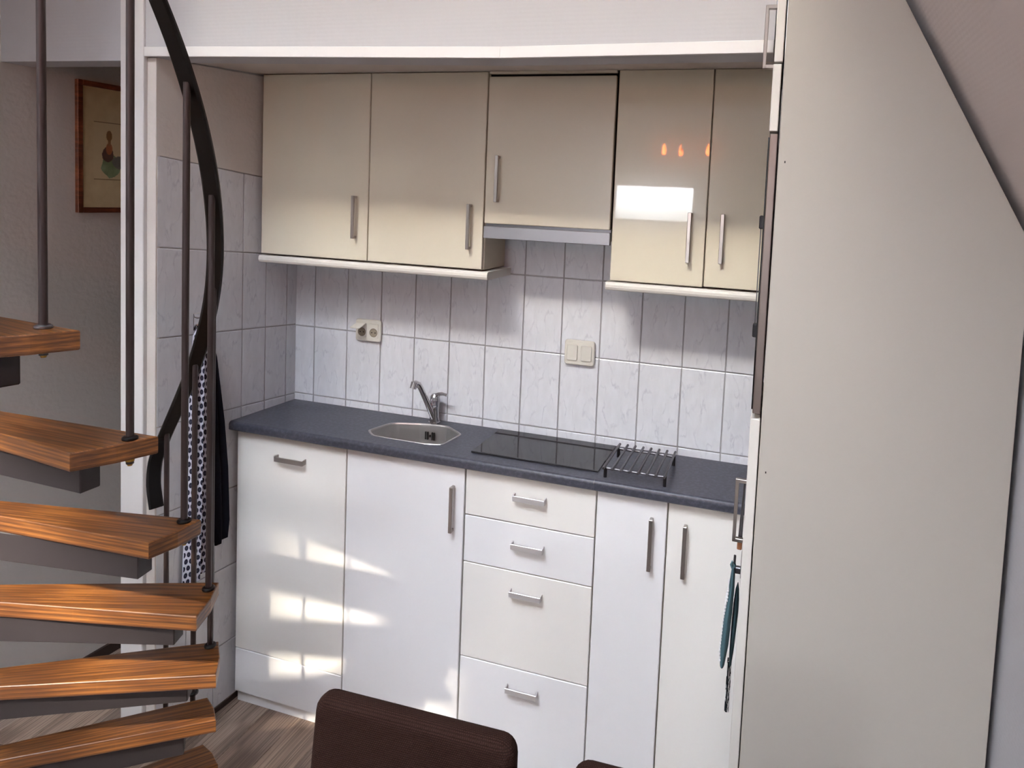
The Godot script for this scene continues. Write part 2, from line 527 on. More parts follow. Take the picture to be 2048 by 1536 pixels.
	# right side: knee wall and sloping roof
	struct("wall_right", bx(Vector3(2.2365, F - 0.1, -0.1), Vector3(2.40, 1.86, 8.65)), M.wall, "low papered wall right of the tall cabinet under the roof slope", "wall")
	var sl := MB.new()
	var d := Vector2(1.967 - 2.222, 2.2445 - 1.7685).normalized()   # up the slope
	var nrm := Vector2(d.y, -d.x)                                   # outward (up right)
	var foot := Vector2(2.222, 1.7685) + nrm * 0.0185
	var p0 := foot - d * 0.12; var p1 := foot + d * 1.40
	var ts := Transform3D(Basis(Vector3.RIGHT, Vector3.BACK, Vector3.DOWN), Vector3.ZERO)
	sl.prism(PackedVector2Array([Vector2(p0.x, -p0.y), Vector2(p1.x, -p1.y), Vector2((p1 + nrm * 0.15).x, -(p1 + nrm * 0.15).y), Vector2((p0 + nrm * 0.15).x, -(p0 + nrm * 0.15).y)]), -0.1, 8.65, 0.0, ts)
	struct("ceiling_slope", sl, M.slope, "grey papered roof slope at the right above the knee wall", "ceiling")
	# the hall goes up beside the roof slope
	struct("wall_right_upper", bx(Vector3(1.575, 2.98, 0.5), Vector3(1.70, 8.1, 8.65)), M.tan, "upper right wall of the tall hall above the roof slope", "wall")
	# loft floor over the left side, beside the stairs
	struct("ceiling_loft", bx(Vector3(-1.1, 2.62, 0.59), Vector3(-0.22, 2.78, 1.55)), M.tan, "underside of the loft floor left of the stairs", "ceiling")
	struct("ceiling_gallery", bx(Vector3(-1.1, 3.3, 0.59), Vector3(1.58, 3.42, 1.5)), M.tan, "underside of the gallery running above the kitchen opening", "ceiling")
	# the hall widens behind the viewer
	struct("wall_hall_left", bx(Vector3(-2.62, F - 0.1, 3.1), Vector3(-2.5, 8.1, 8.7)), M.tan, "left wall of the hall behind the viewer", "wall")
	struct("wall_hall_return", bx(Vector3(-2.62, F - 0.1, 3.1), Vector3(-0.89, 8.1, 3.2)), M.tan, "short wall where the hall widens behind the viewer", "wall")
	# high ceiling with a roof window
	var cl := MB.new()
	cl.box(Vector3(-2.6, CEIL, 0.5), Vector3(SKY_X0, CEIL + 0.12, 8.7))
	cl.box(Vector3(SKY_X1, CEIL, 0.5), Vector3(1.7, CEIL + 0.12, 8.7))
	cl.box(Vector3(SKY_X0, CEIL, 0.5), Vector3(SKY_X1, CEIL + 0.12, SKY_Z0))
	cl.box(Vector3(SKY_X0, CEIL, SKY_Z1), Vector3(SKY_X1, CEIL + 0.12, 8.7))
	struct("ceiling", cl, M.tan, "ceiling of the tall hall with the large roof window", "ceiling")
	var rw := MB.new()
	rw.box(Vector3(SKY_X0, CEIL + 0.02, SKY_Z0), Vector3(SKY_X0 + 0.05, CEIL + 0.14, SKY_Z1), 0.004)
	rw.box(Vector3(SKY_X1 - 0.05, CEIL + 0.02, SKY_Z0), Vector3(SKY_X1, CEIL + 0.14, SKY_Z1), 0.004)
	rw.box(Vector3(SKY_X0, CEIL + 0.02, SKY_Z0), Vector3(SKY_X1, CEIL + 0.14, SKY_Z0 + 0.05), 0.004)
	rw.box(Vector3(SKY_X0, CEIL + 0.02, SKY_Z1 - 0.05), Vector3(SKY_X1, CEIL + 0.14, SKY_Z1), 0.004)
	var win := struct("window_1", rw, M.window_frame, "roof window high above the living room", "window")
	part("pane", bx(Vector3(SKY_X0 + 0.05, CEIL + 0.08, SKY_Z0 + 0.05), Vector3(SKY_X1 - 0.05, CEIL + 0.084, SKY_Z1 - 0.05)), M.pane, win)
	# wall behind the viewer, higher than the roof: two small windows and one high under the ceiling
	var bw := MB.new()
	var zw := 8.6
	var holes := [[-0.70, 0.53, 1.56, 2.12], [-1.93, -1.48, 6.9, 7.46]]
	bw.box(Vector3(-2.62, F - 0.1, zw), Vector3(2.42, 1.56, zw + 0.12))
	bw.box(Vector3(-2.62, 1.56, zw), Vector3(-0.70, 2.12, zw + 0.12))
	bw.box(Vector3(0.53, 1.56, zw), Vector3(2.42, 2.12, zw + 0.12))
	bw.box(Vector3(-2.62, 2.12, zw), Vector3(2.42, 6.9, zw + 0.12))
	bw.box(Vector3(-2.62, 6.9, zw), Vector3(-1.93, 7.46, zw + 0.12))
	bw.box(Vector3(-1.48, 6.9, zw), Vector3(2.42, 7.46, zw + 0.12))
	bw.box(Vector3(-2.62, 7.46, zw), Vector3(2.42, 8.12, zw + 0.12))
	struct("wall_front", bw, M.tan, "warm-toned wall behind the viewer with two windows", "wall")
	var k := 2
	for s in holes:
		var y0: float = s[2]; var y1: float = s[3]
		var f := MB.new()
		f.box(Vector3(s[0], y0, zw + 0.02), Vector3(s[0] + 0.03, y1, zw + 0.10), 0.003); f.box(Vector3(s[1] - 0.03, y0, zw + 0.02), Vector3(s[1], y1, zw + 0.10), 0.003)
		f.box(Vector3(s[0], y0, zw + 0.02), Vector3(s[1], y0 + 0.03, zw + 0.10), 0.003); f.box(Vector3(s[0], y1 - 0.03, zw + 0.02), Vector3(s[1], y1, zw + 0.10), 0.003)
		var wn := struct("window_%d" % k, f, M.window_frame, ["wide low window behind the viewer", "high gable window behind the viewer"][k - 2], "window")
		part("pane", bx(Vector3(s[0] + 0.03, y0 + 0.03, zw + 0.05), Vector3(s[1] - 0.03, y1 - 0.03, zw + 0.054)), M.pane, wn)
		k += 1

# ------------------------------------------------------------------ tiles
func lx(z: float) -> float: return -0.0798 * z

func tile_mesh(b: MB, quad_: Array, nrm: Vector3, thick: float):
	# quad_: four corners of the face on the wall, a bevelled slab standing proud along nrm
	var c := Vector3.ZERO
	for q in quad_: c += q * 0.25
	var inner := []; var back := []; var rim := []
	for q in quad_:
		var to: Vector3 = (c - q).normalized()
		inner.append(q + to * 0.0022 + nrm * thick); rim.append(q + nrm * (thick - 0.0012)); back.append(q - nrm * 0.001)
	var ctr := c - nrm * 0.05
	b.face_from(ctr, inner)
	for i in 4:
		var j := (i + 1) % 4
		b.face_from(ctr, [rim[i], rim[j], inner[j], inner[i]])
		b.face_from(ctr, [back[i], back[j], rim[j], rim[i]])

func tilt(q: Array, nrm: Vector3, amount: float) -> Array:
	var a := (q[1] - q[0]).normalized() as Vector3
	var u := (q[3] - q[0]).normalized() as Vector3
	var c: Vector3 = (q[0] + q[1] + q[2] + q[3]) * 0.25
	var ka := (rng.randf() - 0.5) * amount; var ku := (rng.randf() - 0.5) * amount
	var r := []
	for p in q: r.append(p + nrm * ((p - c).dot(a) * ka + (p - c).dot(u) * ku))
	return r

func build_tiles():
	var g := 0.0018
	var back := get_node("wall_back") as MeshInstance3D
	var xs := [-0.004, 0.084, 0.2275, 0.371, 0.511, 0.651, 0.790, 0.929, 1.069, 1.2045, 1.342, 1.481, 1.619, 1.757]
	var ys := [0.90, 1.0315, 1.2955, 1.5565, 1.82]
	for i in xs.size() - 1:
		for j in ys.size() - 1:
			var q := [Vector3(xs[i] + g, ys[j] + g, -0.004), Vector3(xs[i + 1] - g, ys[j] + g, -0.004), Vector3(xs[i + 1] - g, ys[j + 1] - g, -0.004), Vector3(xs[i] + g, ys[j + 1] - g, -0.004)]
			var b := MB.new()
			tile_mesh(b, tilt(q, Vector3.BACK, 0.006), Vector3.BACK, 0.004)
			sub("tile", b, M["tile%d" % (rng.randi() % 4)], back)
	var left := get_node("wall_left") as MeshInstance3D
	var rows := [[-0.085, 0.03], [0.193, 0.05], [0.468, 0.055], [0.748, 0.053], [1.029, 0.056], [1.299, 0.0725], [1.564, 0.0985], [1.835, 0.109]]
	var zs := [-0.003, 0.049, 0.1525, 0.258, 0.3675, 0.477, 0.5865]
	var nrm := Vector3(1, 0, 0.0798).normalized()
	var P = func(r, z): return Vector3(lx(z) - 0.004, max(F, r[0] + r[1] * z), z)
	for i in zs.size() - 1:
		for j in rows.size() - 1:
			var r0 = [rows[j][0] + g, rows[j][1]]; var r1 = [rows[j + 1][0] - g, rows[j + 1][1]]
			var q := [P.call(r0, zs[i + 1] - g), P.call(r0, zs[i] + g), P.call(r1, zs[i] + g), P.call(r1, zs[i + 1] - g)]
			var b := MB.new()
			tile_mesh(b, tilt(q, nrm, 0.006), nrm, 0.004)
			sub("tile", b, M["tile%d" % (rng.randi() % 4)], left)
	# plaster above the side tiles
	var b2 := MB.new()
	var r := [1.8365, 0.109]
	tile_mesh(b2, [P.call(r, 0.586), P.call(r, -0.002), Vector3(lx(0) - 0.004, 2.214, -0.002), Vector3(lx(0.586) - 0.004, 2.19, 0.586)], nrm, 0.0035)
	sub("plaster_panel", b2, M.plaster, left)

# ------------------------------------------------------------------ handles
func bow_upright(x: float, y0: float, y1: float, z: float, parent: Node3D, m: Material):
	# square upright pull: bar, two stems
	var b := MB.new()
	var w := 0.0054
	b.box(Vector3(x - w, y0, z + 0.015), Vector3(x + w, y1, z + 0.0225), 0.0012)
	for yy in [y0 + 0.0005, y1 - 0.0085]:
		b.box(Vector3(x - w + 0.001, yy, z), Vector3(x + w - 0.001, yy + 0.008, z + 0.0155), 0.0008)
	sub("handle", b, m, parent)

func bow_flat(x0: float, x1: float, y: float, h: float, z: float, parent: Node3D, m: Material):
	# wide pull: flat bar with wedge-shaped ends
	var b := MB.new()
	b.box(Vector3(x0, y - h * 0.5, z + 0.0165), Vector3(x1, y + h * 0.5, z + 0.021), 0.001)
	for s in [[x0, x0 + 0.0035], [x1 - 0.0035, x1]]:
		var a := Vector3(s[0], y + h * 0.5, z + 0.018); var c := Vector3(s[0], y - h * 0.5, z + 0.018); var e := Vector3(s[0], y - h * 0.5 + 0.001, z); var g := Vector3(s[0], y + h * 0.62, z)
		var dx := Vector3(s[1] - s[0], 0, 0)
		var ctr := (a + c + e + g) * 0.25 + dx * 0.5
		b.face_from(ctr, [a, c, e, g]); b.face_from(ctr, [a + dx, c + dx, e + dx, g + dx])
		for q in [[a, c], [c, e], [e, g], [g, a]]: b.face_from(ctr, [q[0], q[1], q[1] + dx, q[0] + dx])
	sub("handle", b, m, parent)

# ------------------------------------------------------------------ base units
const ZB := 0.29
func front(called: String, x0: float, x1: float, y0: float, y1: float, z: float, parent: Node3D, m: Material) -> MeshInstance3D:
	return sub(called, bx(Vector3(x0, y0, z - 0.016), Vector3(x1, y1, z), 0.0018), m, parent)

func carcass(t: Node3D, x0: float, x1: float, y0: float, y1: float, z1: float, m: Material):
	sub("body", bx(Vector3(x0, y0, 0.004), Vector3(x1, y1, z1)), m, t)

func build_base_units():
	var top := 0.9675
	var g := 0.002
	var X := [-0.009, 0.4335, 0.8645, 1.288, 1.4995, 1.722]
	var B := 0.018
	# integrated dishwasher
	var t := thing("dishwasher_front", "white built-in dishwasher with door panel and drawer board at the left end under the worktop", "dishwasher")
	carcass(t, X[0] + 0.002, X[1] - 0.001, F + 0.04, 0.974, ZB - 0.0175, M.carcass)
	var d := front("door", X[0] + g, X[1] - g, 0.1815, top, ZB, t, M.base)
	bow_flat(0.162, 0.276, 0.8985, 0.0165, ZB, d, M.steel)
	front("lower_panel", X[0] + g, X[1] - g, B, 0.1785, ZB, t, M.base_cool)
	sub("plinth", bx(Vector3(X[0] + 0.004, F, ZB - 0.03), Vector3(X[1], B + 0.01, ZB - 0.012), 0.001), M.base_cool, t)
	# sink cabinet
	t = thing("sink_cabinet", "wide white sink cabinet with one plain door between dishwasher and drawers", "cabinet")
	carcass(t, X[1] + 0.001, X[2] - 0.001, F + 0.04, 0.85, ZB - 0.0175, M.carcass)
	d = front("door", X[1] + g, X[2] - g - 0.001, B, top + 0.001, ZB, t, M.base_cool)
	bow_upright(0.825, 0.761, 0.909, ZB, d, M.steel)
	sub("plinth", bx(Vector3(X[1], F, ZB - 0.03), Vector3(X[2], B + 0.01, ZB - 0.012), 0.001), M.base_cool, t)
	# drawers
	t = thing("drawer_cabinet", "white four-drawer cabinet with flat bar pulls under the black hob", "cabinet")
	carcass(t, X[2] + 0.001, X[3] - 0.001, F + 0.04, 0.974, ZB - 0.0175, M.carcass)
	var yy := [[0.8235, 0.973, 0.9085], [0.6715, 0.8205, 0.757], [0.3605, 0.6685, 0.6055], [B, 0.3575, 0.295]]
	var ms := [M.base, M.base_cool, M.base, M.base_cool]
	for i in 4:
		d = front("drawer", X[2] + g, X[3] - g, yy[i][0], yy[i][1], ZB, t, ms[i])
		bow_flat(1.0295, 1.1325, yy[i][2], 0.0165, ZB, d, M.bright_steel)
	sub("plinth", bx(Vector3(X[2], F, ZB - 0.03), Vector3(X[3], B + 0.01, ZB - 0.012), 0.001), M.base_cool, t)
	# narrow and corner cabinets
	t = thing("narrow_cabinet", "narrow cool-white base cabinet right of the drawers with its pull at the right edge", "cabinet")
	carcass(t, X[3] + 0.001, X[4] - 0.001, F + 0.04, 0.974, ZB - 0.0175, M.carcass)
	d = front("door", X[3] + g, X[4] - g, B, top + 0.004, ZB, t, M.base_cool)
	bow_upright(1.455, 0.7635, 0.9165, ZB, d, M.steel)
	sub("plinth", bx(Vector3(X[3], F, ZB - 0.03), Vector3(X[4], B + 0.01, ZB - 0.012), 0.001), M.base_cool, t)
	t = thing("corner_cabinet", "ivory base cabinet beside the tall unit with its pull at the left edge", "cabinet")
	carcass(t, X[4] + 0.001, 1.722, F + 0.04, 0.974, ZB - 0.0175, M.carcass)
	d = front("door", X[4] + g, 1.7215, B, top + 0.002, ZB, t, M.base)
	bow_upright(1.5525, 0.7605, 0.9135, ZB, d, M.steel)
	sub("plinth", bx(Vector3(X[4], F, ZB - 0.03), Vector3(1.722, B + 0.01, ZB - 0.012), 0.001), M.base_cool, t)

# ------------------------------------------------------------------ worktop, sink, tap, hob, rack
const YC := 1.006
const SINK := [[0.456, 0.205], [0.457, 0.192], [0.478, 0.112], [0.488, 0.098], [0.512, 0.086], [0.600, 0.058], [0.672, 0.049], [0.690, 0.053], [0.752, 0.098], [0.764, 0.112], [0.762, 0.132], [0.752, 0.222], [0.742, 0.232], [0.706, 0.242], [0.690, 0.245], [0.508, 0.243], [0.490, 0.238]]

func scaled_loop(p: PackedVector2Array, k: float) -> PackedVector2Array:
	var c := Vector2.ZERO
	for q in p: c += q / p.size()
	var r := PackedVector2Array()
	for q in p: r.push_back(c + (q - c) * k)
	return r

func build_worktop():
	var lp := PackedVector2Array()
	for q in SINK: lp.push_back(Vector2(q[0], q[1]))
	lp = smooth_loop(lp, 1)
	var hole := scaled_loop(lp, 0.97)
	var b := MB.new()
	var zf := 0.313
	var y0 := 0.9755
	# profile along z with a rounded front edge, swept between x values
	var prof := [Vector2(0.0005, y0), Vector2(0.0005, YC)]
	var r := 0.011
	var edge := []
	for i in 6:
		var a := PI / 2 - PI / 2 * i / 5.0
		edge.append(Vector2(zf - r + r * cos(a), YC - r + r * sin(a)))
	edge.append(Vector2(zf, y0 + 0.003)); edge.append(Vector2(zf - 0.003, y0))
	for s in [[-0.001, 1.2825], [1.2829, 1.7205]]:
		var xa := func(z): return lx(z) + 0.0012 if s[0] < 0.5 else s[0]
		var xb = s[1]
		for i in edge.size() - 1:
			var p: Vector2 = edge[i]; var q: Vector2 = edge[i + 1]
			b.quad(Vector3(xa.call(p.x), p.y, p.x), Vector3(xa.call(q.x), q.y, q.x), Vector3(xb, q.y, q.x), Vector3(xb, p.y, p.x))
		b.quad(Vector3(xb, y0, 0.0005), Vector3(xa.call(0.0), y0, 0.0005), Vector3(xa.call(zf), y0, zf - 0.003), Vector3(xb, y0, zf - 0.003)) if s[0] > 0.5 else null
		var cap := [Vector3(xa.call(0.0), y0, 0.0005), Vector3(xa.call(zf), y0, zf - 0.003), Vector3(xa.call(zf), y0 + 0.003, zf), Vector3(xa.call(zf), YC - r, zf), Vector3(xa.call(zf - r), YC, zf - r), Vector3(xa.call(0.0), YC, 0.0005)]
		var ctr := Vector3((s[0] + xb) * 0.5, (y0 + YC) * 0.5, 0.15)
		b.face_from(ctr, cap)
		var cap2 := []
		for p in cap: cap2.append(Vector3(xb, p.y, p.z))
		b.face_from(ctr, cap2)
	# top with the sink cut out
	var zt := zf - r
	b.quad(Vector3(1.2829, YC, 0.0005), Vector3(1.2829, YC, zt), Vector3(1.7205, YC, zt), Vector3(1.7205, YC, 0.0005))
	var x0 := 0.42; var x1 := 0.80
	b.quad(Vector3(lx(0) + 0.0012, YC, 0.0005), Vector3(lx(zt) + 0.0012, YC, zt), Vector3(x0, YC, zt), Vector3(x0, YC, 0.0005))
	b.quad(Vector3(x1, YC, 0.0005), Vector3(x1, YC, zt), Vector3(1.2825, YC, zt), Vector3(1.2825, YC, 0.0005))
	var outer := PackedVector2Array([Vector2(x0, 0.0005), Vector2(x1, 0.0005), Vector2(x1, zt), Vector2(x0, zt)])
	var hc := Vector2.ZERO
	for q in hole: hc += q / hole.size()
	var hit = func(q: Vector2) -> Vector2:
		var dd := q - hc
		var k := 1e9
		if dd.x > 1e-6: k = min(k, (x1 - hc.x) / dd.x)
		if dd.x < -1e-6: k = min(k, (x0 - hc.x) / dd.x)
		if dd.y > 1e-6: k = min(k, (zt - hc.y) / dd.y)
		if dd.y < -1e-6: k = min(k, (0.0005 - hc.y) / dd.y)
		return hc + dd * k
	var up := Vector3(0, YC, 0)
	for i in hole.size():
		var a := hole[i]; var c := hole[(i + 1) % hole.size()]
		var A: Vector2 = hit.call(a); var C: Vector2 = hit.call(c)
		var poly := [a, c, C]
		# include a corner of the rectangle when the ray crosses one
		for k in outer:
			if (k - hc).angle_to(a - hc) * (k - hc).angle_to(c - hc) <= 0 and abs((k - hc).angle_to(a - hc)) < 0.8: poly.append(k)
		poly.append(A)
		var pts := []
		for q in poly: pts.append(Vector3(q.x, YC, q.y))
		b.face_from(Vector3(hc.x, 0, hc.y), pts)
		b.face_from(Vector3(hc.x, YC, hc.y) + Vector3((a - hc).x, 0, (a - hc).y) * 4, [Vector3(a.x, YC, a.y), Vector3(c.x, YC, c.y), Vector3(c.x, y0, c.y), Vector3(a.x, y0, a.y)])
	var wt := part("worktop", b, M.stone)
	tag(wt, "long dark slate-grey worktop with rounded front edge over the base cabinets", "worktop")

	# inset steel sink
	var t := thing("inset_sink", "small brushed steel sink with cut corners let into the dark worktop", "sink")
	var rim := MB.new()
	var lv := [[1.0, 0.0006], [0.99, 0.0022], [0.955, 0.0018], [0.94, -0.002], [0.93, -0.018], [0.92, -0.075], [0.87, -0.095], [0.55, -0.112], [0.12, -0.114]]
	var loops := []
	for q in lv: loops.append([scaled_loop(lp, q[0]), YC + q[1]])
	var bowl := MB.new()
	for i in loops.size() - 1:
		var A = loops[i]; var C = loops[i + 1]
		var dst := rim if i < 3 else bowl
		for k in lp.size():
			var j := (k + 1) % lp.size()
			var p0 := Vector3(A[0][k].x, A[1], A[0][k].y); var p1 := Vector3(A[0][j].x, A[1], A[0][j].y)
			var q0 := Vector3(C[0][k].x, C[1], C[0][k].y); var q1 := Vector3(C[0][j].x, C[1], C[0][j].y)
			dst.face_from(Vector3(hc.x, 3.0, hc.y) if false else p0 + Vector3(p0.x - hc.x, -0.05, p0.z - hc.y) * 3.0, [p0, p1, q1, q0])
	sub("rim", rim, M.sink, t)
	sub("bowl", bowl, M.sink, t)
	var dr := MB.new()
	dr.lathe([Vector2(0.022, -0.113), Vector2(0.020, -0.1115), Vector2(0.008, -0.1125), Vector2(0.0005, -0.1125)], Vector3(hc.x, YC, hc.y), 20)
	sub("drain", dr, M.chrome, t)
	# overflow slots on the far wall of the bowl: three upright slots with a small notch beside the middle
	var ov := MB.new()
	for s in [[0.604, 0.0022], [0.612, 0.0028], [0.630, 0.0028], [0.637, 0.0022]]:
		ov.box(Vector3(s[0] - s[1], YC - 0.052, 0.0655), Vector3(s[0] + s[1], YC - 0.024, 0.0705), 0.0006)
	ov.box(Vector3(0.6185, YC - 0.042, 0.0655), Vector3(0.6235, YC - 0.034, 0.0705), 0.0006)
	sub("overflow", ov, M.gap, t)

	# mixer tap
	t = thing("mixer_tap", "chrome mixer tap with slanting spout and side lever behind the sink", "tap", Vector3(0.621, YC, 0.038))
	var bd := MB.new()
	bd.lathe([Vector2(0.021, 0.0), Vector2(0.021, 0.006), Vector2(0.0175, 0.009), Vector2(0.0162, 0.03), Vector2(0.0162, 0.064), Vector2(0.0172, 0.066), Vector2(0.0172, 0.069)], Vector3.ZERO, 24)
	bd.lathe([Vector2(0.0, 0.0), Vector2(0.019, 0.0)], Vector3.ZERO, 24)
	sub("body", bd, M.chrome, t)
	var hd := MB.new()
	hd.lathe([Vector2(0.0172, 0.069), Vector2(0.0178, 0.085), Vector2(0.0166, 0.098), Vector2(0.011, 0.106), Vector2(0.0005, 0.108)], Vector3.ZERO, 24)
	hd.tube([Vector3(0.002, 0.098, 0.004), Vector3(0.018, 0.108, 0.008), Vector3(0.034, 0.113, 0.012), Vector3(0.050, 0.113, 0.016)], [0.0105, 0.008, 0.0062, 0.005], 10, Vector2(1.0, 0.6))
	hd.tube([Vector3(0.049, 0.1125, 0.0155), Vector3(0.056, 0.1115, 0.0175)], [0.0055, 0.005], 10)
	sub("lever", hd, M.chrome, t)
	var sp := MB.new()
	var S := Vector3(-0.621, -YC, -0.038)
	sp.tube([Vector3(0.621, 1.024, 0.044), Vector3(0.612, 1.06, 0.056), Vector3(0.600, 1.10, 0.07), Vector3(0.588, 1.14, 0.084), Vector3(0.583, 1.155, 0.092), Vector3(0.578, 1.160, 0.102), Vector3(0.574, 1.158, 0.112)].map(func(p): return p + S), [0.0105, 0.0102, 0.0098, 0.0096, 0.0100, 0.0108, 0.0102], 14)
	sp.tube([Vector3(0.5765, 1.1655, 0.108) + S, Vector3(0.5735, 1.144, 0.114) + S], [0.0120, 0.0114], 16)
	sub("spout", sp, M.chrome, t)

	# hob
	t = thing("glass_hob", "shiny black glass ceramic hob set in the worktop under the extractor", "hob")
	sub("glass", bx(Vector3(0.862, YC + 0.0004, 0.010), Vector3(1.2795, YC + 0.0045, 0.2465), 0.0012), M.glass, t)
	var sr := MB.new()
	sr.box(Vector3(0.862, YC + 0.0002, 0.2467), Vector3(1.2795, YC + 0.0052, 0.2500), 0.0006)
	sub("front_strip", sr, M.black, t)

	# bar rack
	t = thing("bar_rack", "dark metal trivet of parallel bars standing right of the hob", "trivet", Vector3(1.395, YC, 0.185))
	for i in 8:
		var x := -0.0895 + 0.179 * i / 7.0
		var p := MB.new()
		p.tube([Vector3(x, 0.0345, -0.112), Vector3(x, 0.0345, 0.112)], 0.0038, 10)
		sub("bar", p, M.dark_chrome, t)
	for z in [-0.088, 0.088]:
		var p := MB.new()
		p.tube([Vector3(-0.0895, 0.0275, z), Vector3(0.0895, 0.0275, z)], 0.0036, 10)
		sub("cross_bar", p, M.dark_chrome, t)
		for x in [-0.0885, 0.0885]:
			var f := MB.new()
			f.tube([Vector3(x, 0.0, z), Vector3(x, 0.029, z)], 0.0052, 12)
			sub("foot", f, M.black, t)

# ------------------------------------------------------------------ wall units
const ZU := 0.195
func build_wall_units():
	var g := 0.0017
	var y0 := 1.584
	var top := 2.2105
	var t := thing("wall_cabinet", "cream wall cabinet at the far left with its upright pull at the right edge", "wall cabinet")
	carcass(t, 0.0, 0.431, y0 - 0.0005, 2.213, ZU - 0.0175, M.carcass)
	var d := front("door", -0.0005, 0.431 - g, y0 + 0.001, top, ZU, t, M.cab)
	bow_upright(0.3835, 1.659, 1.803, ZU, d, M.steel)
	t = thing("wall_cabinet", "wide cream wall cabinet directly left of the extractor cupboard", "wall cabinet")
	carcass(t, 0.4315, 0.8525, y0 - 0.0005, 2.213, ZU - 0.0175, M.carcass)
	d = front("door", 0.431 + g, 0.852 - g, y0 + 0.001, top, ZU, t, M.cab)
	bow_upright(0.8065, 1.649, 1.793, ZU, d, M.steel)
	# extractor cupboard
	t = thing("extractor_cupboard", "shorter cream cupboard above the hob with a dark slot over its door", "wall cabinet")
	carcass(t, 0.8535, 1.2685, 1.737, 2.213, ZU - 0.0185, M.gap)
	d = front("door", 0.853 + g, 1.2655, 1.7345, 2.1955, ZU, t, M.cab)
	bow_upright(0.898, 1.803, 1.949, ZU, d, M.steel)
	front("top_rail", 0.853 + g, 1.2655, 2.2035, 2.2125, ZU - 0.001, t, M.cab)
	t = thing("extractor_hood", "slim brushed aluminium pull-out extractor hood under the short cupboard", "extractor hood")
	sub("front_bar", bx(Vector3(0.8575, 1.688, 0.188), Vector3(1.2695, 1.7265, 0.204), 0.0012), M.hood, t)
	sub("casing", bx(Vector3(0.8575, 1.699, 0.005), Vector3(1.2685, 1.7355, 0.187), 0.001), M.dark_chrome, t)
	# right pair
	t = thing("wall_cabinet", "glossy cream wall cabinet right of the extractor mirroring the window", "wall cabinet")
	carcass(t, 1.2755, 1.5525, y0 - 0.0005, 2.213, ZU - 0.0175, M.carcass)
	d = front("door", 1.2735, 1.552 - g, y0 - 0.001, top, ZU, t, M.cab_gloss)
	bow_upright(1.505, 1.653, 1.799, ZU, d, M.steel)
	t = thing("wall_cabinet", "glossy cream wall cabinet at the far right beside the tall oven unit", "wall cabinet")
	carcass(t, 1.553, 1.724, y0 - 0.0005, 2.213, ZU - 0.0175, M.carcass)
	d = front("door", 1.552 + g, 1.7235, y0 + 0.001, top, ZU, t, M.cab_gloss)
	bow_upright(1.5985, 1.656, 1.799, ZU, d, M.steel)
	# light pelmets under the pairs
	for s in [[-0.001, 0.8765, "left"], [1.263, 1.7235, "right"]]:
		var b := MB.new()
		var prof := PackedVector2Array()
		for i in 6:
			var a := -PI / 2 + PI * i / 5.0
			prof.push_back(Vector2(1.5665 + 0.0125 * sin(a), 0.2 + 0.007 * cos(a)))
		prof.push_back(Vector2(1.579, 0.002)); prof.push_back(Vector2(1.554, 0.002))
		var tt := Transform3D(Basis(Vector3.UP, Vector3.RIGHT, Vector3.BACK), Vector3.ZERO)
		b.prism(prof, s[0], s[1], 0.0, Transform3D(Basis(Vector3(0, 1, 0), Vector3(1, 0, 0), Vector3(0, 0, 1)), Vector3.ZERO))
		var o := part("pelmet" if s[2] == "left" else "pelmet_001", b, M.side)
		tag(o, "cream rounded board under the two left wall cabinets" if s[2] == "left" else "cream rounded board under the two right wall cabinets", "pelmet")

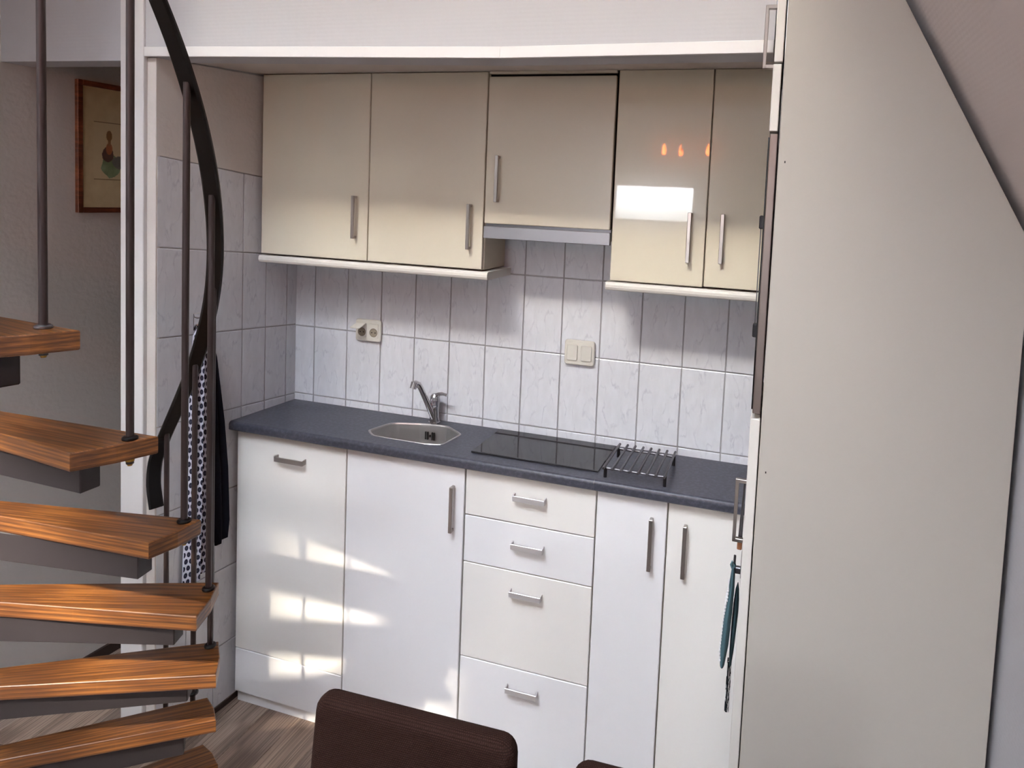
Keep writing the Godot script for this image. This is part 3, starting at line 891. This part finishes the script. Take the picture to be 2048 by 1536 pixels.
# ------------------------------------------------------------------ tall unit
func build_tall_unit():
	var zt := 0.70
	var xt := 1.7437
	var t := thing("tall_cabinet", "tall ivory oven cabinet whose broad side panel is cut to the roof slope", "cabinet")
	var ts := Transform3D(Basis(Vector3.RIGHT, Vector3.BACK, Vector3.DOWN), Vector3.ZERO)
	var b := MB.new()
	var poly := [Vector2(xt, F), Vector2(2.224, F), Vector2(2.222, 1.7685), Vector2(1.967, 2.2445), Vector2(1.80, 2.556), Vector2(xt, 2.556)]
	var pp := PackedVector2Array()
	for q in poly: pp.push_back(Vector2(q.x, -q.y))
	b.prism(pp, zt - 0.018, zt, 0.0008, ts)
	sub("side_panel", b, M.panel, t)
	# two small screw holes near the front edge
	for p in [Vector2(1.7575, 1.9185), Vector2(1.7595, 1.2475)]:
		var sh := MB.new()
		sh.box(Vector3(p.x - 0.0015, p.y - 0.0025, zt - 0.002), Vector3(p.x + 0.0015, p.y + 0.0025, zt + 0.0003), 0.0006)
		sub("screw_hole", sh, M.gap, t)
	# body behind the panel
	var b2 := MB.new()
	var q2 := PackedVector2Array([Vector2(xt + 0.003, -0.05), Vector2(2.20, -0.05), Vector2(2.20, -1.74), Vector2(1.945, -2.22), Vector2(1.79, -2.52), Vector2(xt + 0.003, -2.52)])
	b2.prism(q2, 0.335, zt - 0.0185, 0.0, ts)
	sub("body", b2, M.gap, t)
	sub("plinth", bx(Vector3(xt + 0.01, F, 0.34), Vector3(2.19, 0.05, zt - 0.02)), M.base, t)
	var x0 := 1.7225; var x1 := 1.7402
	var z0 := 0.345
	var zd := zt - 0.001
	var d := sub("door", bx(Vector3(x0, 2.127, z0), Vector3(x1, 2.55, zd), 0.0015), M.side, t)
	pull(d, 2.121, 2.256, 1.7225, 0.655)
	sub("flap", bx(Vector3(x0 - 0.001, 1.9825, z0), Vector3(x1 - 0.0015, 2.123, zd), 0.0015), M.side, t)
	d = sub("door", bx(Vector3(x0 - 0.002, 0.055, z0), Vector3(x1 + 0.001, 1.3615, zd), 0.0015), M.side, t)
	pull(d, 1.0625, 1.2085, 1.7205, 0.655)
	# oven
	t = thing("built_in_oven", "built-in oven with brushed steel door edge in the tall cabinet at the right", "oven")
	sub("door_frame", bx(Vector3(1.7235, 1.3735, z0), Vector3(1.7400, 1.978, zd), 0.0015), M.oven_steel, t)
	sub("glass", bx(Vector3(1.7205, 1.3815, z0 + 0.01), Vector3(1.7236, 1.97, zd - 0.004), 0.0006), M.glass, t)
	var hb := MB.new()
	hb.box(Vector3(1.7155, 1.565, 0.668), Vector3(1.7175, 1.786, 0.678), 0.0006)
	var hn := sub("handle", hb, M.dark_chrome, t)
	for yy in [1.7745, 1.5375]:
		sub("bracket", bx(Vector3(1.7125, yy, 0.662), Vector3(1.7225, yy + 0.029, 0.684), 0.002), M.black, hn)
	# hook on the lower door
	t = thing("door_hook", "small steel hook on the tall cabinet door below its lower pull", "hook", Vector3(1.7195, 1.0, 0.665))
	var h := MB.new()
	h.box(Vector3(-0.0005, -0.012, -0.012), Vector3(0.002, 0.042, 0.012), 0.0006)
	h.box(Vector3(-0.0125, -0.006, -0.006), Vector3(0.0, 0.009, 0.006), 0.0015)
	h.tube([Vector3(-0.0125, 0.0015, 0.0), Vector3(-0.0145, 0.004, 0.0), Vector3(-0.0148, 0.012, 0.0), Vector3(-0.0146, 0.034, 0.0)], [0.0034, 0.0032, 0.003, 0.0026], 10)
	sub("peg", h, M.dark_chrome, t)

func pull(d: Node3D, y0: float, y1: float, x: float, z: float):
	# square bow seen from its side: flat bar standing off the door with two arms
	var b := MB.new()
	b.box(Vector3(x - 0.0245, y0, z - 0.006), Vector3(x - 0.0170, y1, z + 0.006), 0.001)
	for yy in [y0, y1 - 0.0085]:
		b.box(Vector3(x - 0.0205, yy, z - 0.006), Vector3(x, yy + 0.0085, z + 0.006), 0.001)
	sub("handle", b, M.steel, d)

# ------------------------------------------------------------------ spiral stairs
const POLE := Vector2(-0.1423, 1.2809)
const H := 0.2234114
const TREADS := {2: [[0.599, 1.361], [0.395, 1.337], [0.262, 1.246], [0.659, 1.235]], 3: [[0.620, 1.220], [0.255, 1.244], [0.179, 1.193], [0.633, 1.104]], 4: [[0.613, 1.094], [0.187, 1.201], [0.115, 1.152], [0.555, 0.970]], 5: [[0.555, 0.976], [0.142, 1.172], [0.076, 1.128], [0.466, 0.874]], 6: [[0.449, 0.862], [0.080, 1.134], [0.034, 1.102], [0.366, 0.804]]}
const RODS := {1: [0.579, 1.390], 2: [0.628, 1.268], 3: [0.610, 1.125], 4: [0.556, 1.002], 5: [0.462, 0.897], 6: [0.319, 0.806], 7: [0.165, 0.748]}

func turned(p: Vector2, deg: float) -> Vector2:
	return POLE + (p - POLE).rotated(deg_to_rad(deg))

func build_stairs():
	var t := thing("spiral_staircase", "open spiral staircase with thick orange-brown wooden treads on dark steel arms and a black handrail", "staircase")
	var step := 10.4
	var y_of := func(i): return 1.5639 - H * (i - 1)
	var th := 0.034
	var rods := {}
	for i in range(0, 8):
		var q := []
		if TREADS.has(i):
			for c in TREADS[i]: q.append(Vector2(c[0], c[1]))
		elif i < 2:
			for c in TREADS[3]: q.append(turned(Vector2(c[0], c[1]), step * (3 - i)))
			if i == 1: q[3] = Vector2(0.641, 1.374); q[0] = turned(Vector2(0.599, 1.361), 10.2); q[1] = Vector2(0.43, 1.43); q[2] = Vector2(0.36, 1.343)
		else:
			for c in TREADS[6]: q.append(turned(Vector2(c[0], c[1]), -step * (i - 6)))
		var mid: Vector2 = (q[0] + q[3]) * 0.5
		var e := (mid - POLE).normalized()
		var nn := Vector2(-e.y, e.x)
		var y: float = y_of.call(i)
		# tread in its own axes: x along the radius
		var fr := Transform3D(Basis(Vector3(e.x, 0, e.y), Vector3.UP, Vector3(-e.y, 0, e.x)), Vector3(POLE.x, y, POLE.y))
		var inv := fr.affine_inverse()
		var loc = func(p: Vector2) -> Vector2:
			var w := inv * Vector3(p.x, y, p.y)
			return Vector2(w.x, w.z)
		var A: Vector2 = loc.call(q[0]); var K: Vector2 = loc.call(q[2]); var B: Vector2 = loc.call(q[3]); var Fp: Vector2 = loc.call(q[1])
		var out := (A + B) * 0.5 + (A - B).orthogonal().normalized() * (-0.006 if (A - B).orthogonal().x < 0 else 0.006)
		var poly := PackedVector2Array([A, Fp, Vector2(0.045, 0.026), Vector2(0.045, -0.026), K, B, out])
		var b := MB.new()
		b.prism(poly, -th, 0.0, 0.003, Transform3D.IDENTITY, 3)
		var tr := sub("tread", b, M.wood, t)
		tr.transform = fr
		# steel arm
		var bm := MB.new()
		var mw := (A + B) * 0.5
		var mi := (Fp + K) * 0.5
		var L: float = mw.x - 0.062
		var ang := atan2(mw.y - mi.y, mw.x - mi.x)
		var tb := Transform3D(Basis(Vector3.UP, -ang * 0.6), Vector3(0, 0, 0))
		bm.box(Vector3(0.04, -th - 0.062, -0.020), Vector3(L, -th - 0.0004, 0.020), 0.002, tb)
		var be := sub("arm", bm, M.beam, t)
		be.transform = fr
		# upright rod
		var rp: Vector2 = Vector2(RODS[i][0], RODS[i][1]) if RODS.has(i) else turned(Vector2(RODS[1][0], RODS[1][1]), step * (1 - i))
		rods[i] = rp
		var rd := MB.new()
		rd.tube([Vector3(rp.x, y - th - 0.012, rp.y), Vector3(rp.x, y + 0.902, rp.y)], 0.0068, 14)
		var ro := sub("rod", rd, M.iron, t)
		var fo := MB.new()
		fo.lathe([Vector2(0.0135, 0.0), Vector2(0.0140, 0.002), Vector2(0.0135, 0.0045), Vector2(0.0105, 0.0065), Vector2(0.0069, 0.0068)], Vector3(rp.x, y, rp.y), 20)
		sub("collar", fo, M.dark_chrome if i <= 1 else M.rail, ro)
		var nu := MB.new()
		nu.lathe([Vector2(0.0005, -0.016), Vector2(0.004, -0.016), Vector2(0.0052, -0.013), Vector2(0.0052, -0.0075), Vector2(0.0078, -0.007), Vector2(0.0078, 0.0)], Vector3(rp.x, y - th, rp.y), 12)
		sub("nut", nu, M.brass, ro)
	# centre pole
	var pl := MB.new()
	pl.lathe([Vector2(0.001, F), Vector2(0.11, F), Vector2(0.11, F + 0.008), Vector2(0.046, F + 0.01), Vector2(0.046, 3.2), Vector2(0.001, 3.2)], Vector3(POLE.x, 0, POLE.y), 28)
	sub("centre_pole", pl, M.beam, t)
	# handrail: smooth curve over the rod tops, then a drop at the end
	var cv := Curve3D.new()
	var keys := []
	for i in range(0, 8):
		var rp: Vector2 = rods[i]
		keys.append(Vector3(rp.x, 1.5639 - H * (i - 1) + 0.907, rp.y))
	keys.append(Vector3(0.150, 1.095, 0.752)); keys.append(Vector3(0.1425, 1.045, 0.765)); keys.append(Vector3(0.1445, 0.985, 0.772)); keys.append(Vector3(0.157, 0.922, 0.774))
	for i in keys.size():
		var a: Vector3 = keys[max(i - 1, 0)]; var c: Vector3 = keys[min(i + 1, keys.size() - 1)]
		var d := (c - a) / 6.0
		if i >= 7: d *= 0.8
		cv.add_point(keys[i], -d, d)
	cv.bake_interval = 0.02
	var pts := []; var sides := []
	for p in cv.get_baked_points():
		pts.append(p)
		sides.append((Vector3(p.x, 0, p.z) - Vector3(POLE.x, 0, POLE.y)).normalized())
	var rl := MB.new()
	rl.strip(pts, sides, 0.036, 0.013)
	sub("handrail", rl, M.rail, t)

# ------------------------------------------------------------------ chairs
func make_chair(label: String, at: Vector3, turn: float) -> Node3D:
	var t := thing("dining_chair", label, "chair", at, "brown upholstered dining chairs")
	t.rotation.y = turn
	# backrest leaning back (towards -z), rounded upper corners; faces +z
	var b := MB.new()
	var w := 0.196
	var prof := PackedVector2Array()
	prof.push_back(Vector2(-w - 0.022, -0.40))
	var r := 0.03
	for i in 6:
		var a := PI - PI / 2 * i / 5.0
		prof.push_back(Vector2(-w + r + r * cos(a), -(0.885 - r + r * sin(a))))
	for i in 6:
		var a := PI / 2 - PI / 2 * i / 5.0
		prof.push_back(Vector2(w - r + r * cos(a), -(0.885 - r + r * sin(a))))
	prof.push_back(Vector2(w + 0.010, -0.40))
	b.prism(prof, -0.024, 0.024, 0.020, Transform3D(Basis(Vector3.RIGHT, Vector3(0, 0.05, 1).normalized(), Vector3(0, -1, 0.05).normalized()), Vector3(0, 0, 0)), 5)
	sub("backrest", b, M.fabric, t)
	var s := MB.new()
	s.prism(round_rect(-0.19, -0.03, 0.19, 0.36, 0.03), 0.37, 0.45, 0.014)
	sub("seat", s, M.fabric, t)
	for x in [-0.165, 0.165]:
		for z in [0.0, 0.325]:
			sub("leg", bx(Vector3(x - 0.017, F, z - 0.017), Vector3(x + 0.017, 0.375, z + 0.017), 0.003), M.leg, t)
	return t

func build_chairs():
	make_chair("brown knitted-fabric dining chair in front of the sink cabinet and drawers", Vector3(1.182, 0, 1.215), 0.03)
	make_chair("brown dining chair of which only a top corner shows at the lower edge", Vector3(1.678, 0, 1.214), 0.03)

# ------------------------------------------------------------------ small things
func cloth(width_pts: Array, levels: Array, th: float) -> MB:
	# width_pts: plan polyline (Vector2 x,z) of the folds; levels: [y, squeeze, shift_z, y-slope]; gives a closed folded sheet
	var b := MB.new()
	var n := width_pts.size()
	var c := Vector2.ZERO
	for p in width_pts: c += p / n
	var grid := []
	for L in levels:
		var row := []
		for i in n:
			var p: Vector2 = c + (width_pts[i] - c) * Vector2(L[4] if L.size() > 4 else 1.0, L[1])
			row.append(Vector3(p.x, L[0] + L[3] * (i / float(n - 1) - 0.5), p.y + L[2]))
		grid.append(row)
	var off := Vector3(-th, 0, 0)
	for j in levels.size() - 1:
		for i in n - 1:
			var u0 := 0.0; var u1 := 0.0
			var w0: float = -grid[j][i].y * 5.4; var w1: float = -grid[j + 1][i].y * 5.4
			u0 = i * 0.21; u1 = (i + 1) * 0.21
			b.tri(grid[j][i], grid[j + 1][i], grid[j + 1][i + 1], null, null, null, Vector2(u0, w0), Vector2(u0, w1), Vector2(u1, w1))
			b.tri(grid[j][i], grid[j + 1][i + 1], grid[j][i + 1], null, null, null, Vector2(u0, w0), Vector2(u1, w1), Vector2(u1, w0))
			b.tri(grid[j][i] + off, grid[j + 1][i + 1] + off, grid[j + 1][i] + off, null, null, null, Vector2(u0, w0), Vector2(u1, w1), Vector2(u0, w1))
			b.tri(grid[j][i] + off, grid[j][i + 1] + off, grid[j + 1][i + 1] + off, null, null, null, Vector2(u0, w0), Vector2(u1, w0), Vector2(u1, w1))
		for i in [0, n - 1]:
			b.face_from((grid[j][0] + grid[j][n - 1]) * 0.5, [grid[j][i], grid[j + 1][i], grid[j + 1][i] + off, grid[j][i] + off])
	for j in [0, levels.size() - 1]:
		for i in n - 1:
			b.face_from((grid[0][i] + grid[levels.size() - 1][i]) * 0.5, [grid[j][i], grid[j][i + 1], grid[j][i + 1] + off, grid[j][i] + off])
	return b

func build_small():
	# double socket with one lid raised
	var t := thing("double_socket", "cream double wall socket with a raised lid on the tiles left of the tap", "socket", Vector3(0.3245, 1.307, 0.0005))
	var f := MB.new()
	var tz := Transform3D(Basis(Vector3.RIGHT, Vector3.BACK, Vector3.DOWN), Vector3.ZERO)
	f.prism(round_rect(-0.053, -0.041, 0.053, 0.041, 0.010), 0.0, 0.0115, 0.003, tz)
	sub("frame", f, M.plastic, t)
	for s in [-0.0245, 0.0245]:
		var i := MB.new()
		i.prism(round_rect(s - 0.0195, -0.027, s + 0.0195, 0.026, 0.004), 0.010, 0.0132, 0.001, tz)
		var ins := sub("insert", i, M.plastic, t)
		var w := MB.new()
		w.lathe([Vector2(0.0165, 0.0), Vector2(0.0155, 0.0016), Vector2(0.0145, 0.0), Vector2(0.0, -0.0)], Vector3.ZERO, 20, Transform3D(Basis(Vector3.RIGHT, Vector3.BACK, Vector3.DOWN), Vector3(s, -0.006, 0.0134)))
		sub("well", w, M.plastic_dark, ins)
		var hs := MB.new()
		for hx in [-0.007, 0.007]: hs.box(Vector3(s + hx - 0.0018, -0.008, 0.0130), Vector3(s + hx + 0.0018, -0.004, 0.0142), 0.0004)
		sub("pin_hole", hs, M.gap, ins)
	var lid := MB.new()
	lid.box(Vector3(-0.020, 0, -0.002), Vector3(0.020, 0.046, 0.002), 0.0015, Transform3D(Basis(Vector3.RIGHT, deg_to_rad(105)), Vector3(-0.0275, 0.026, 0.014)))
	sub("lid", lid, M.plastic, t)
	lid = MB.new()
	lid.box(Vector3(-0.020, 0, -0.002), Vector3(0.020, 0.046, 0.002), 0.0015, Transform3D(Basis(Vector3.RIGHT, deg_to_rad(96)), Vector3(0.0245, 0.027, 0.0135)))
	# double switch
	t = thing("double_switch", "cream double light switch on the tiles above the hob", "switch", Vector3(1.138, 1.309, 0.0005))
	f = MB.new()
	f.prism(round_rect(-0.0525, -0.0425, 0.0525, 0.0425, 0.010), 0.0, 0.0115, 0.003, tz)
	sub("frame", f, M.plastic, t)
	for s in [-0.0245, 0.0245]:
		var i := MB.new()
		i.prism(round_rect(s - 0.0205, -0.028, s + 0.0205, 0.028, 0.006), 0.0105, 0.0114, 0.0, tz)
		sub("shadow_gap", i, M.plastic_dark, t)
		i = MB.new()
		i.prism(round_rect(s - 0.0185, -0.026, s + 0.0185, 0.026, 0.005), 0.010, 0.0165, 0.0015, tz)
		sub("rocker", i, M.plastic, t)

	# framed picture on the passage wall
	var zc := 0.155; var ang := atan2(0.0798, 1.0)
	t = thing("framed_picture", "brown wooden frame with a small watercolour of a figure on the passage wall", "picture", Vector3(-0.63 - 0.0798 * zc + 0.001, 1.935, zc))
	t.rotation.y = PI / 2 - ang
	# local axes: x towards -z of the room, y up, z out of the wall
	var hw := 0.2125; var hh := 0.2365; var bw := 0.0195
	var fr := [bx(Vector3(-hw, -hh, 0), Vector3(-hw + bw, hh, 0.018), 0.002), bx(Vector3(hw - bw, -hh, 0), Vector3(hw, hh, 0.018), 0.002), bx(Vector3(-hw + bw, hh - bw, 0), Vector3(hw - bw, hh, 0.018), 0.002), bx(Vector3(-hw + bw, -hh, 0), Vector3(hw - bw, -hh + bw, 0.018), 0.002)]
	for q in fr: sub("frame_bar", q, M.frame_wood, t)
	var ns := grain(91, 0.03, 256, 256, 256, 256, 4)
	var art := tex(256, 256, func(x, y):
		var n: float = ns[y * 256 + x] / 255.0
		var u: float = (x / 256.0 - 0.26) / 0.6 + 0.425; var v: float = y / 256.0 - 0.045
		var c := c8(214, 194, 150).lerp(c8(226, 208, 166), n)
		if u > 0.18 and u < 1.3 and v > 0.235 and v < 0.715: c = c8(222, 204, 162)
		if u > 0.175 and u < 1.305 and (abs(v - 0.235) < 0.0035 or abs(v - 0.715) < 0.0035): c = c8(150, 132, 100)
		if u > 0.6 and u < 0.72 and abs(v - 0.79) < 0.006 and n > 0.5: c = c8(150, 132, 100)
		# loose figure: head, neck and shoulders, dark folds, a green and blue wash below
		var wob := (n - 0.5) * 0.06
		if pow((u - 0.45) / 0.15, 2) + pow((v - 0.60) / 0.10, 2) < 1.0 + wob * 8: c = c8(120, 140, 104).lerp(c8(150, 168, 132), n)
		if pow((u - 0.62) / 0.16, 2) + pow((v - 0.565) / 0.055, 2) < 1.0 + wob * 8: c = c8(112, 118, 116).lerp(c8(136, 132, 120), n)
		if pow((u - 0.40) / 0.095, 2) + pow((v - 0.505) / 0.065, 2) < 1.0 + wob * 8: c = c8(92, 74, 68).lerp(c8(120, 92, 78), n)
		if pow((u - 0.425) / 0.052, 2) + pow((v - 0.455) / 0.05, 2) < 1.0: c = c8(178, 112, 76)
		if abs(u - 0.43) < 0.022 and v > 0.36 and v < 0.43: c = c8(158, 116, 76)
		if pow((u - 0.425) / 0.047, 2) + pow((v - 0.345) / 0.045, 2) < 1.0: c = c8(140, 106, 66)
		return c)
	M.art = mat(Color.WHITE, 0.6)
	M.art.albedo_texture = art
	var ar := MB.new()
	var w0 := hw - bw; var h0 := hh - bw
	ar.tri(Vector3(-w0, -h0, 0.008), Vector3(w0, -h0, 0.008), Vector3(w0, h0, 0.008), null, null, null, Vector2(0, 1), Vector2(1, 1), Vector2(1, 0))
	ar.tri(Vector3(-w0, -h0, 0.008), Vector3(w0, h0, 0.008), Vector3(-w0, h0, 0.008), null, null, null, Vector2(0, 1), Vector2(1, 0), Vector2(0, 0))
	ar.box(Vector3(-w0, -h0, 0.002), Vector3(w0, h0, 0.0075))
	sub("print", ar, M.art, t)

	# hook plate and cloths on the tiled side wall
	t = thing("wall_hook", "small steel hook plate on the side tiles behind the stair rods", "hook", Vector3(lx(0.446) + 0.0, 1.374, 0.446))
	var hk := MB.new()
	hk.box(Vector3(0.0005, -0.028, -0.014), Vector3(0.004, 0.028, 0.014), 0.001)
	hk.tube([Vector3(0.004, -0.010, 0.0), Vector3(0.018, -0.016, 0.0), Vector3(0.026, -0.012, 0.0), Vector3(0.029, 0.0, 0.0)], 0.003, 8)
	hk.tube([Vector3(0.004, 0.012, 0.0), Vector3(0.016, 0.013, 0.0), Vector3(0.020, 0.020, 0.0)], 0.0025, 8)
	sub("plate", hk, M.chrome, t)
	var o := part("tea_towel", cloth([Vector2(-0.028, 0.490), Vector2(-0.008, 0.478), Vector2(-0.022, 0.463), Vector2(0.000, 0.450), Vector2(-0.018, 0.436), Vector2(0.002, 0.424), Vector2(-0.014, 0.410), Vector2(-0.004, 0.398)], [[1.362, 0.12, 0.0, 0.0, 0.5], [1.335, 0.42, 0.0, 0.01], [1.24, 0.62, 0.0, 0.0], [1.05, 0.85, 0.0, 0.0], [0.80, 1.0, 0.003, 0.0], [0.66, 1.02, 0.005, 0.01], [0.52, 1.1, 0.008, 0.06]], 0.004), M.dots)
	tag(o, "white tea towel with dark ring dots hanging in folds behind the stair rods", "tea towel")
	o = part("dark_cloth", cloth([Vector2(-0.024, 0.372), Vector2(-0.008, 0.362), Vector2(-0.016, 0.350), Vector2(0.000, 0.338), Vector2(-0.012, 0.326)], [[1.355, 0.2, 0.075, 0.0, 0.5], [1.25, 0.5, 0.050, 0.0], [1.02, 0.9, 0.018, 0.0], [0.85, 1.15, 0.004, 0.0], [0.66, 1.2, -0.004, 0.0], [0.60, 0.85, -0.002, 0.03]], 0.006), M.black_cloth)
	tag(o, "black cloth hanging right of the dotted towel beside the dishwasher", "cloth")

	# things on the tall cabinet door
	t = thing("oven_mitt", "teal oven mitt with a white striped edge hanging from the tall cabinet hook, left one", "oven mitt", Vector3(1.7035, 0.888, 0.672))
	var mm := MB.new()
	mm.tube([Vector3(0.0005, 0.122, 0), Vector3(0.0, 0.112, 0), Vector3(-0.0015, 0.07, 0), Vector3(-0.006, 0.01, 0), Vector3(-0.0095, -0.06, 0), Vector3(-0.0115, -0.105, 0), Vector3(-0.0118, -0.118, 0)], [0.002, 0.0045, 0.0068, 0.0095, 0.0095, 0.0055, 0.001], 18, Vector2(0.95, 4.6), Vector3.RIGHT)
	sub("pad", mm, M.teal, t)
	var st := MB.new()
	for k in 22:
		var y := 0.075 - k * 0.0078
		var cx: float = lerp(-0.0015, -0.0105, clamp((0.07 - y) / 0.16, 0, 1)) - (0.0105 if y < 0.045 and y > -0.075 else 0.0085)
		st.box(Vector3(cx, y, -0.026), Vector3(cx + 0.0042, y + 0.0036, 0.026), 0.0008)
	var sr := sub("stripe_edge", st, M.bright_cloth if M.has("bright_cloth") else M.trim, t)
	var lp := MB.new()
	lp.tube([Vector3(0.0, 0.115, 0.0), Vector3(0.002, 0.128, 0.0), Vector3(-0.003, 0.134, 0.0), Vector3(-0.005, 0.126, 0.0), Vector3(-0.0005, 0.116, 0.0)], 0.0032, 8)
	sub("loop", lp, M.teal, t)
	t = thing("oven_mitt", "slimmer teal oven mitt hanging right of the striped one, patterned cuff below", "oven mitt", Vector3(1.7145, 0.885, 0.640))
	mm = MB.new()
	mm.tube([Vector3(0.0, 0.072, 0), Vector3(-0.0008, 0.055, 0), Vector3(-0.001, 0.02, 0), Vector3(-0.003, -0.03, 0), Vector3(-0.005, -0.09, 0), Vector3(-0.006, -0.122, 0)], [0.001, 0.0045, 0.007, 0.0068, 0.0052, 0.0028], 18, Vector2(0.9, 5.0), Vector3.RIGHT)
	sub("pad", mm, M.teal, t)
	mm = MB.new()
	var cuff := cloth([Vector2(-0.010, -0.012), Vector2(-0.003, -0.006), Vector2(-0.010, 0.0), Vector2(-0.003, 0.006), Vector2(-0.008, 0.012)], [[-0.115, 0.7, 0, 0], [-0.150, 1.1, 0.0, 0.0], [-0.185, 1.0, 0.0, 0.0], [-0.215, 0.7, 0.0, 0.0], [-0.240, 0.3, 0.0, 0.0]], 0.003)
	sub("cuff", cuff, M.stripes, t)
	t = thing("hanging_brush", "slim grey utensil with a wooden tip hanging behind the lower pull of the tall cabinet", "utensil", Vector3(1.7148, 1.10, 0.640))
	var br := MB.new()
	br.tube([Vector3(0.001, 0.095, 0), Vector3(0.0, 0.06, 0), Vector3(-0.0005, 0.03, 0), Vector3(-0.001, 0.0, 0), Vector3(-0.002, -0.042, 0)], [0.0016, 0.0022, 0.0030, 0.0042, 0.0048], 12)
	sub("grip", br, M.dark_chrome, t)
	sub("tip", bx(Vector3(-0.0075, -0.062, -0.006), Vector3(0.0035, -0.043, 0.006), 0.002), M.tip, t)

	# lamp behind the viewer, seen as three warm glints in the glossy door
	t = thing("candle_lamp", "hanging lamp with three warm candle bulbs behind the viewer", "lamp", Vector3(1.14, 2.16, 2.62))
	var fm := MB.new()
	fm.tube([Vector3(0, 0.08, 0), Vector3(0, 1.40, 0)], 0.006, 8)
	for p in [[-0.12, 0.0], [-0.02, 0.05], [0.16, -0.02]]:
		fm.tube([Vector3(0, 0.10, 0), Vector3(p[0] * 0.6, 0.03, p[1] * 0.6), Vector3(p[0], -0.025, p[1])], 0.005, 8)
	sub("frame", fm, M.brass, t)
	M.bulb = mat(Color(1.0, 0.62, 0.3), 0.5)
	M.bulb.emission_enabled = true; M.bulb.emission = Color(1.0, 0.45, 0.16); M.bulb.emission_energy_multiplier = 70.0
	for p in [[-0.12, 0.0], [-0.02, 0.05], [0.16, -0.02]]:
		var bu := MB.new()
		bu.lathe([Vector2(0.0005, -0.024), Vector2(0.012, -0.02), Vector2(0.015, 0.0), Vector2(0.012, 0.02), Vector2(0.004, 0.045), Vector2(0.0005, 0.05)], Vector3(p[0], 0, p[1]), 16)
		sub("bulb", bu, M.bulb, t)
		var ol := OmniLight3D.new()
		ol.name = "bulb_light"
		ol.position = Vector3(p[0], 0.005, p[1])
		ol.light_color = Color(1.0, 0.62, 0.34); ol.light_energy = 0.004; ol.omni_range = 8.0; ol.omni_attenuation = 2.0; ol.shadow_enabled = true; ol.light_size = 0.01
		t.add_child(ol, true)
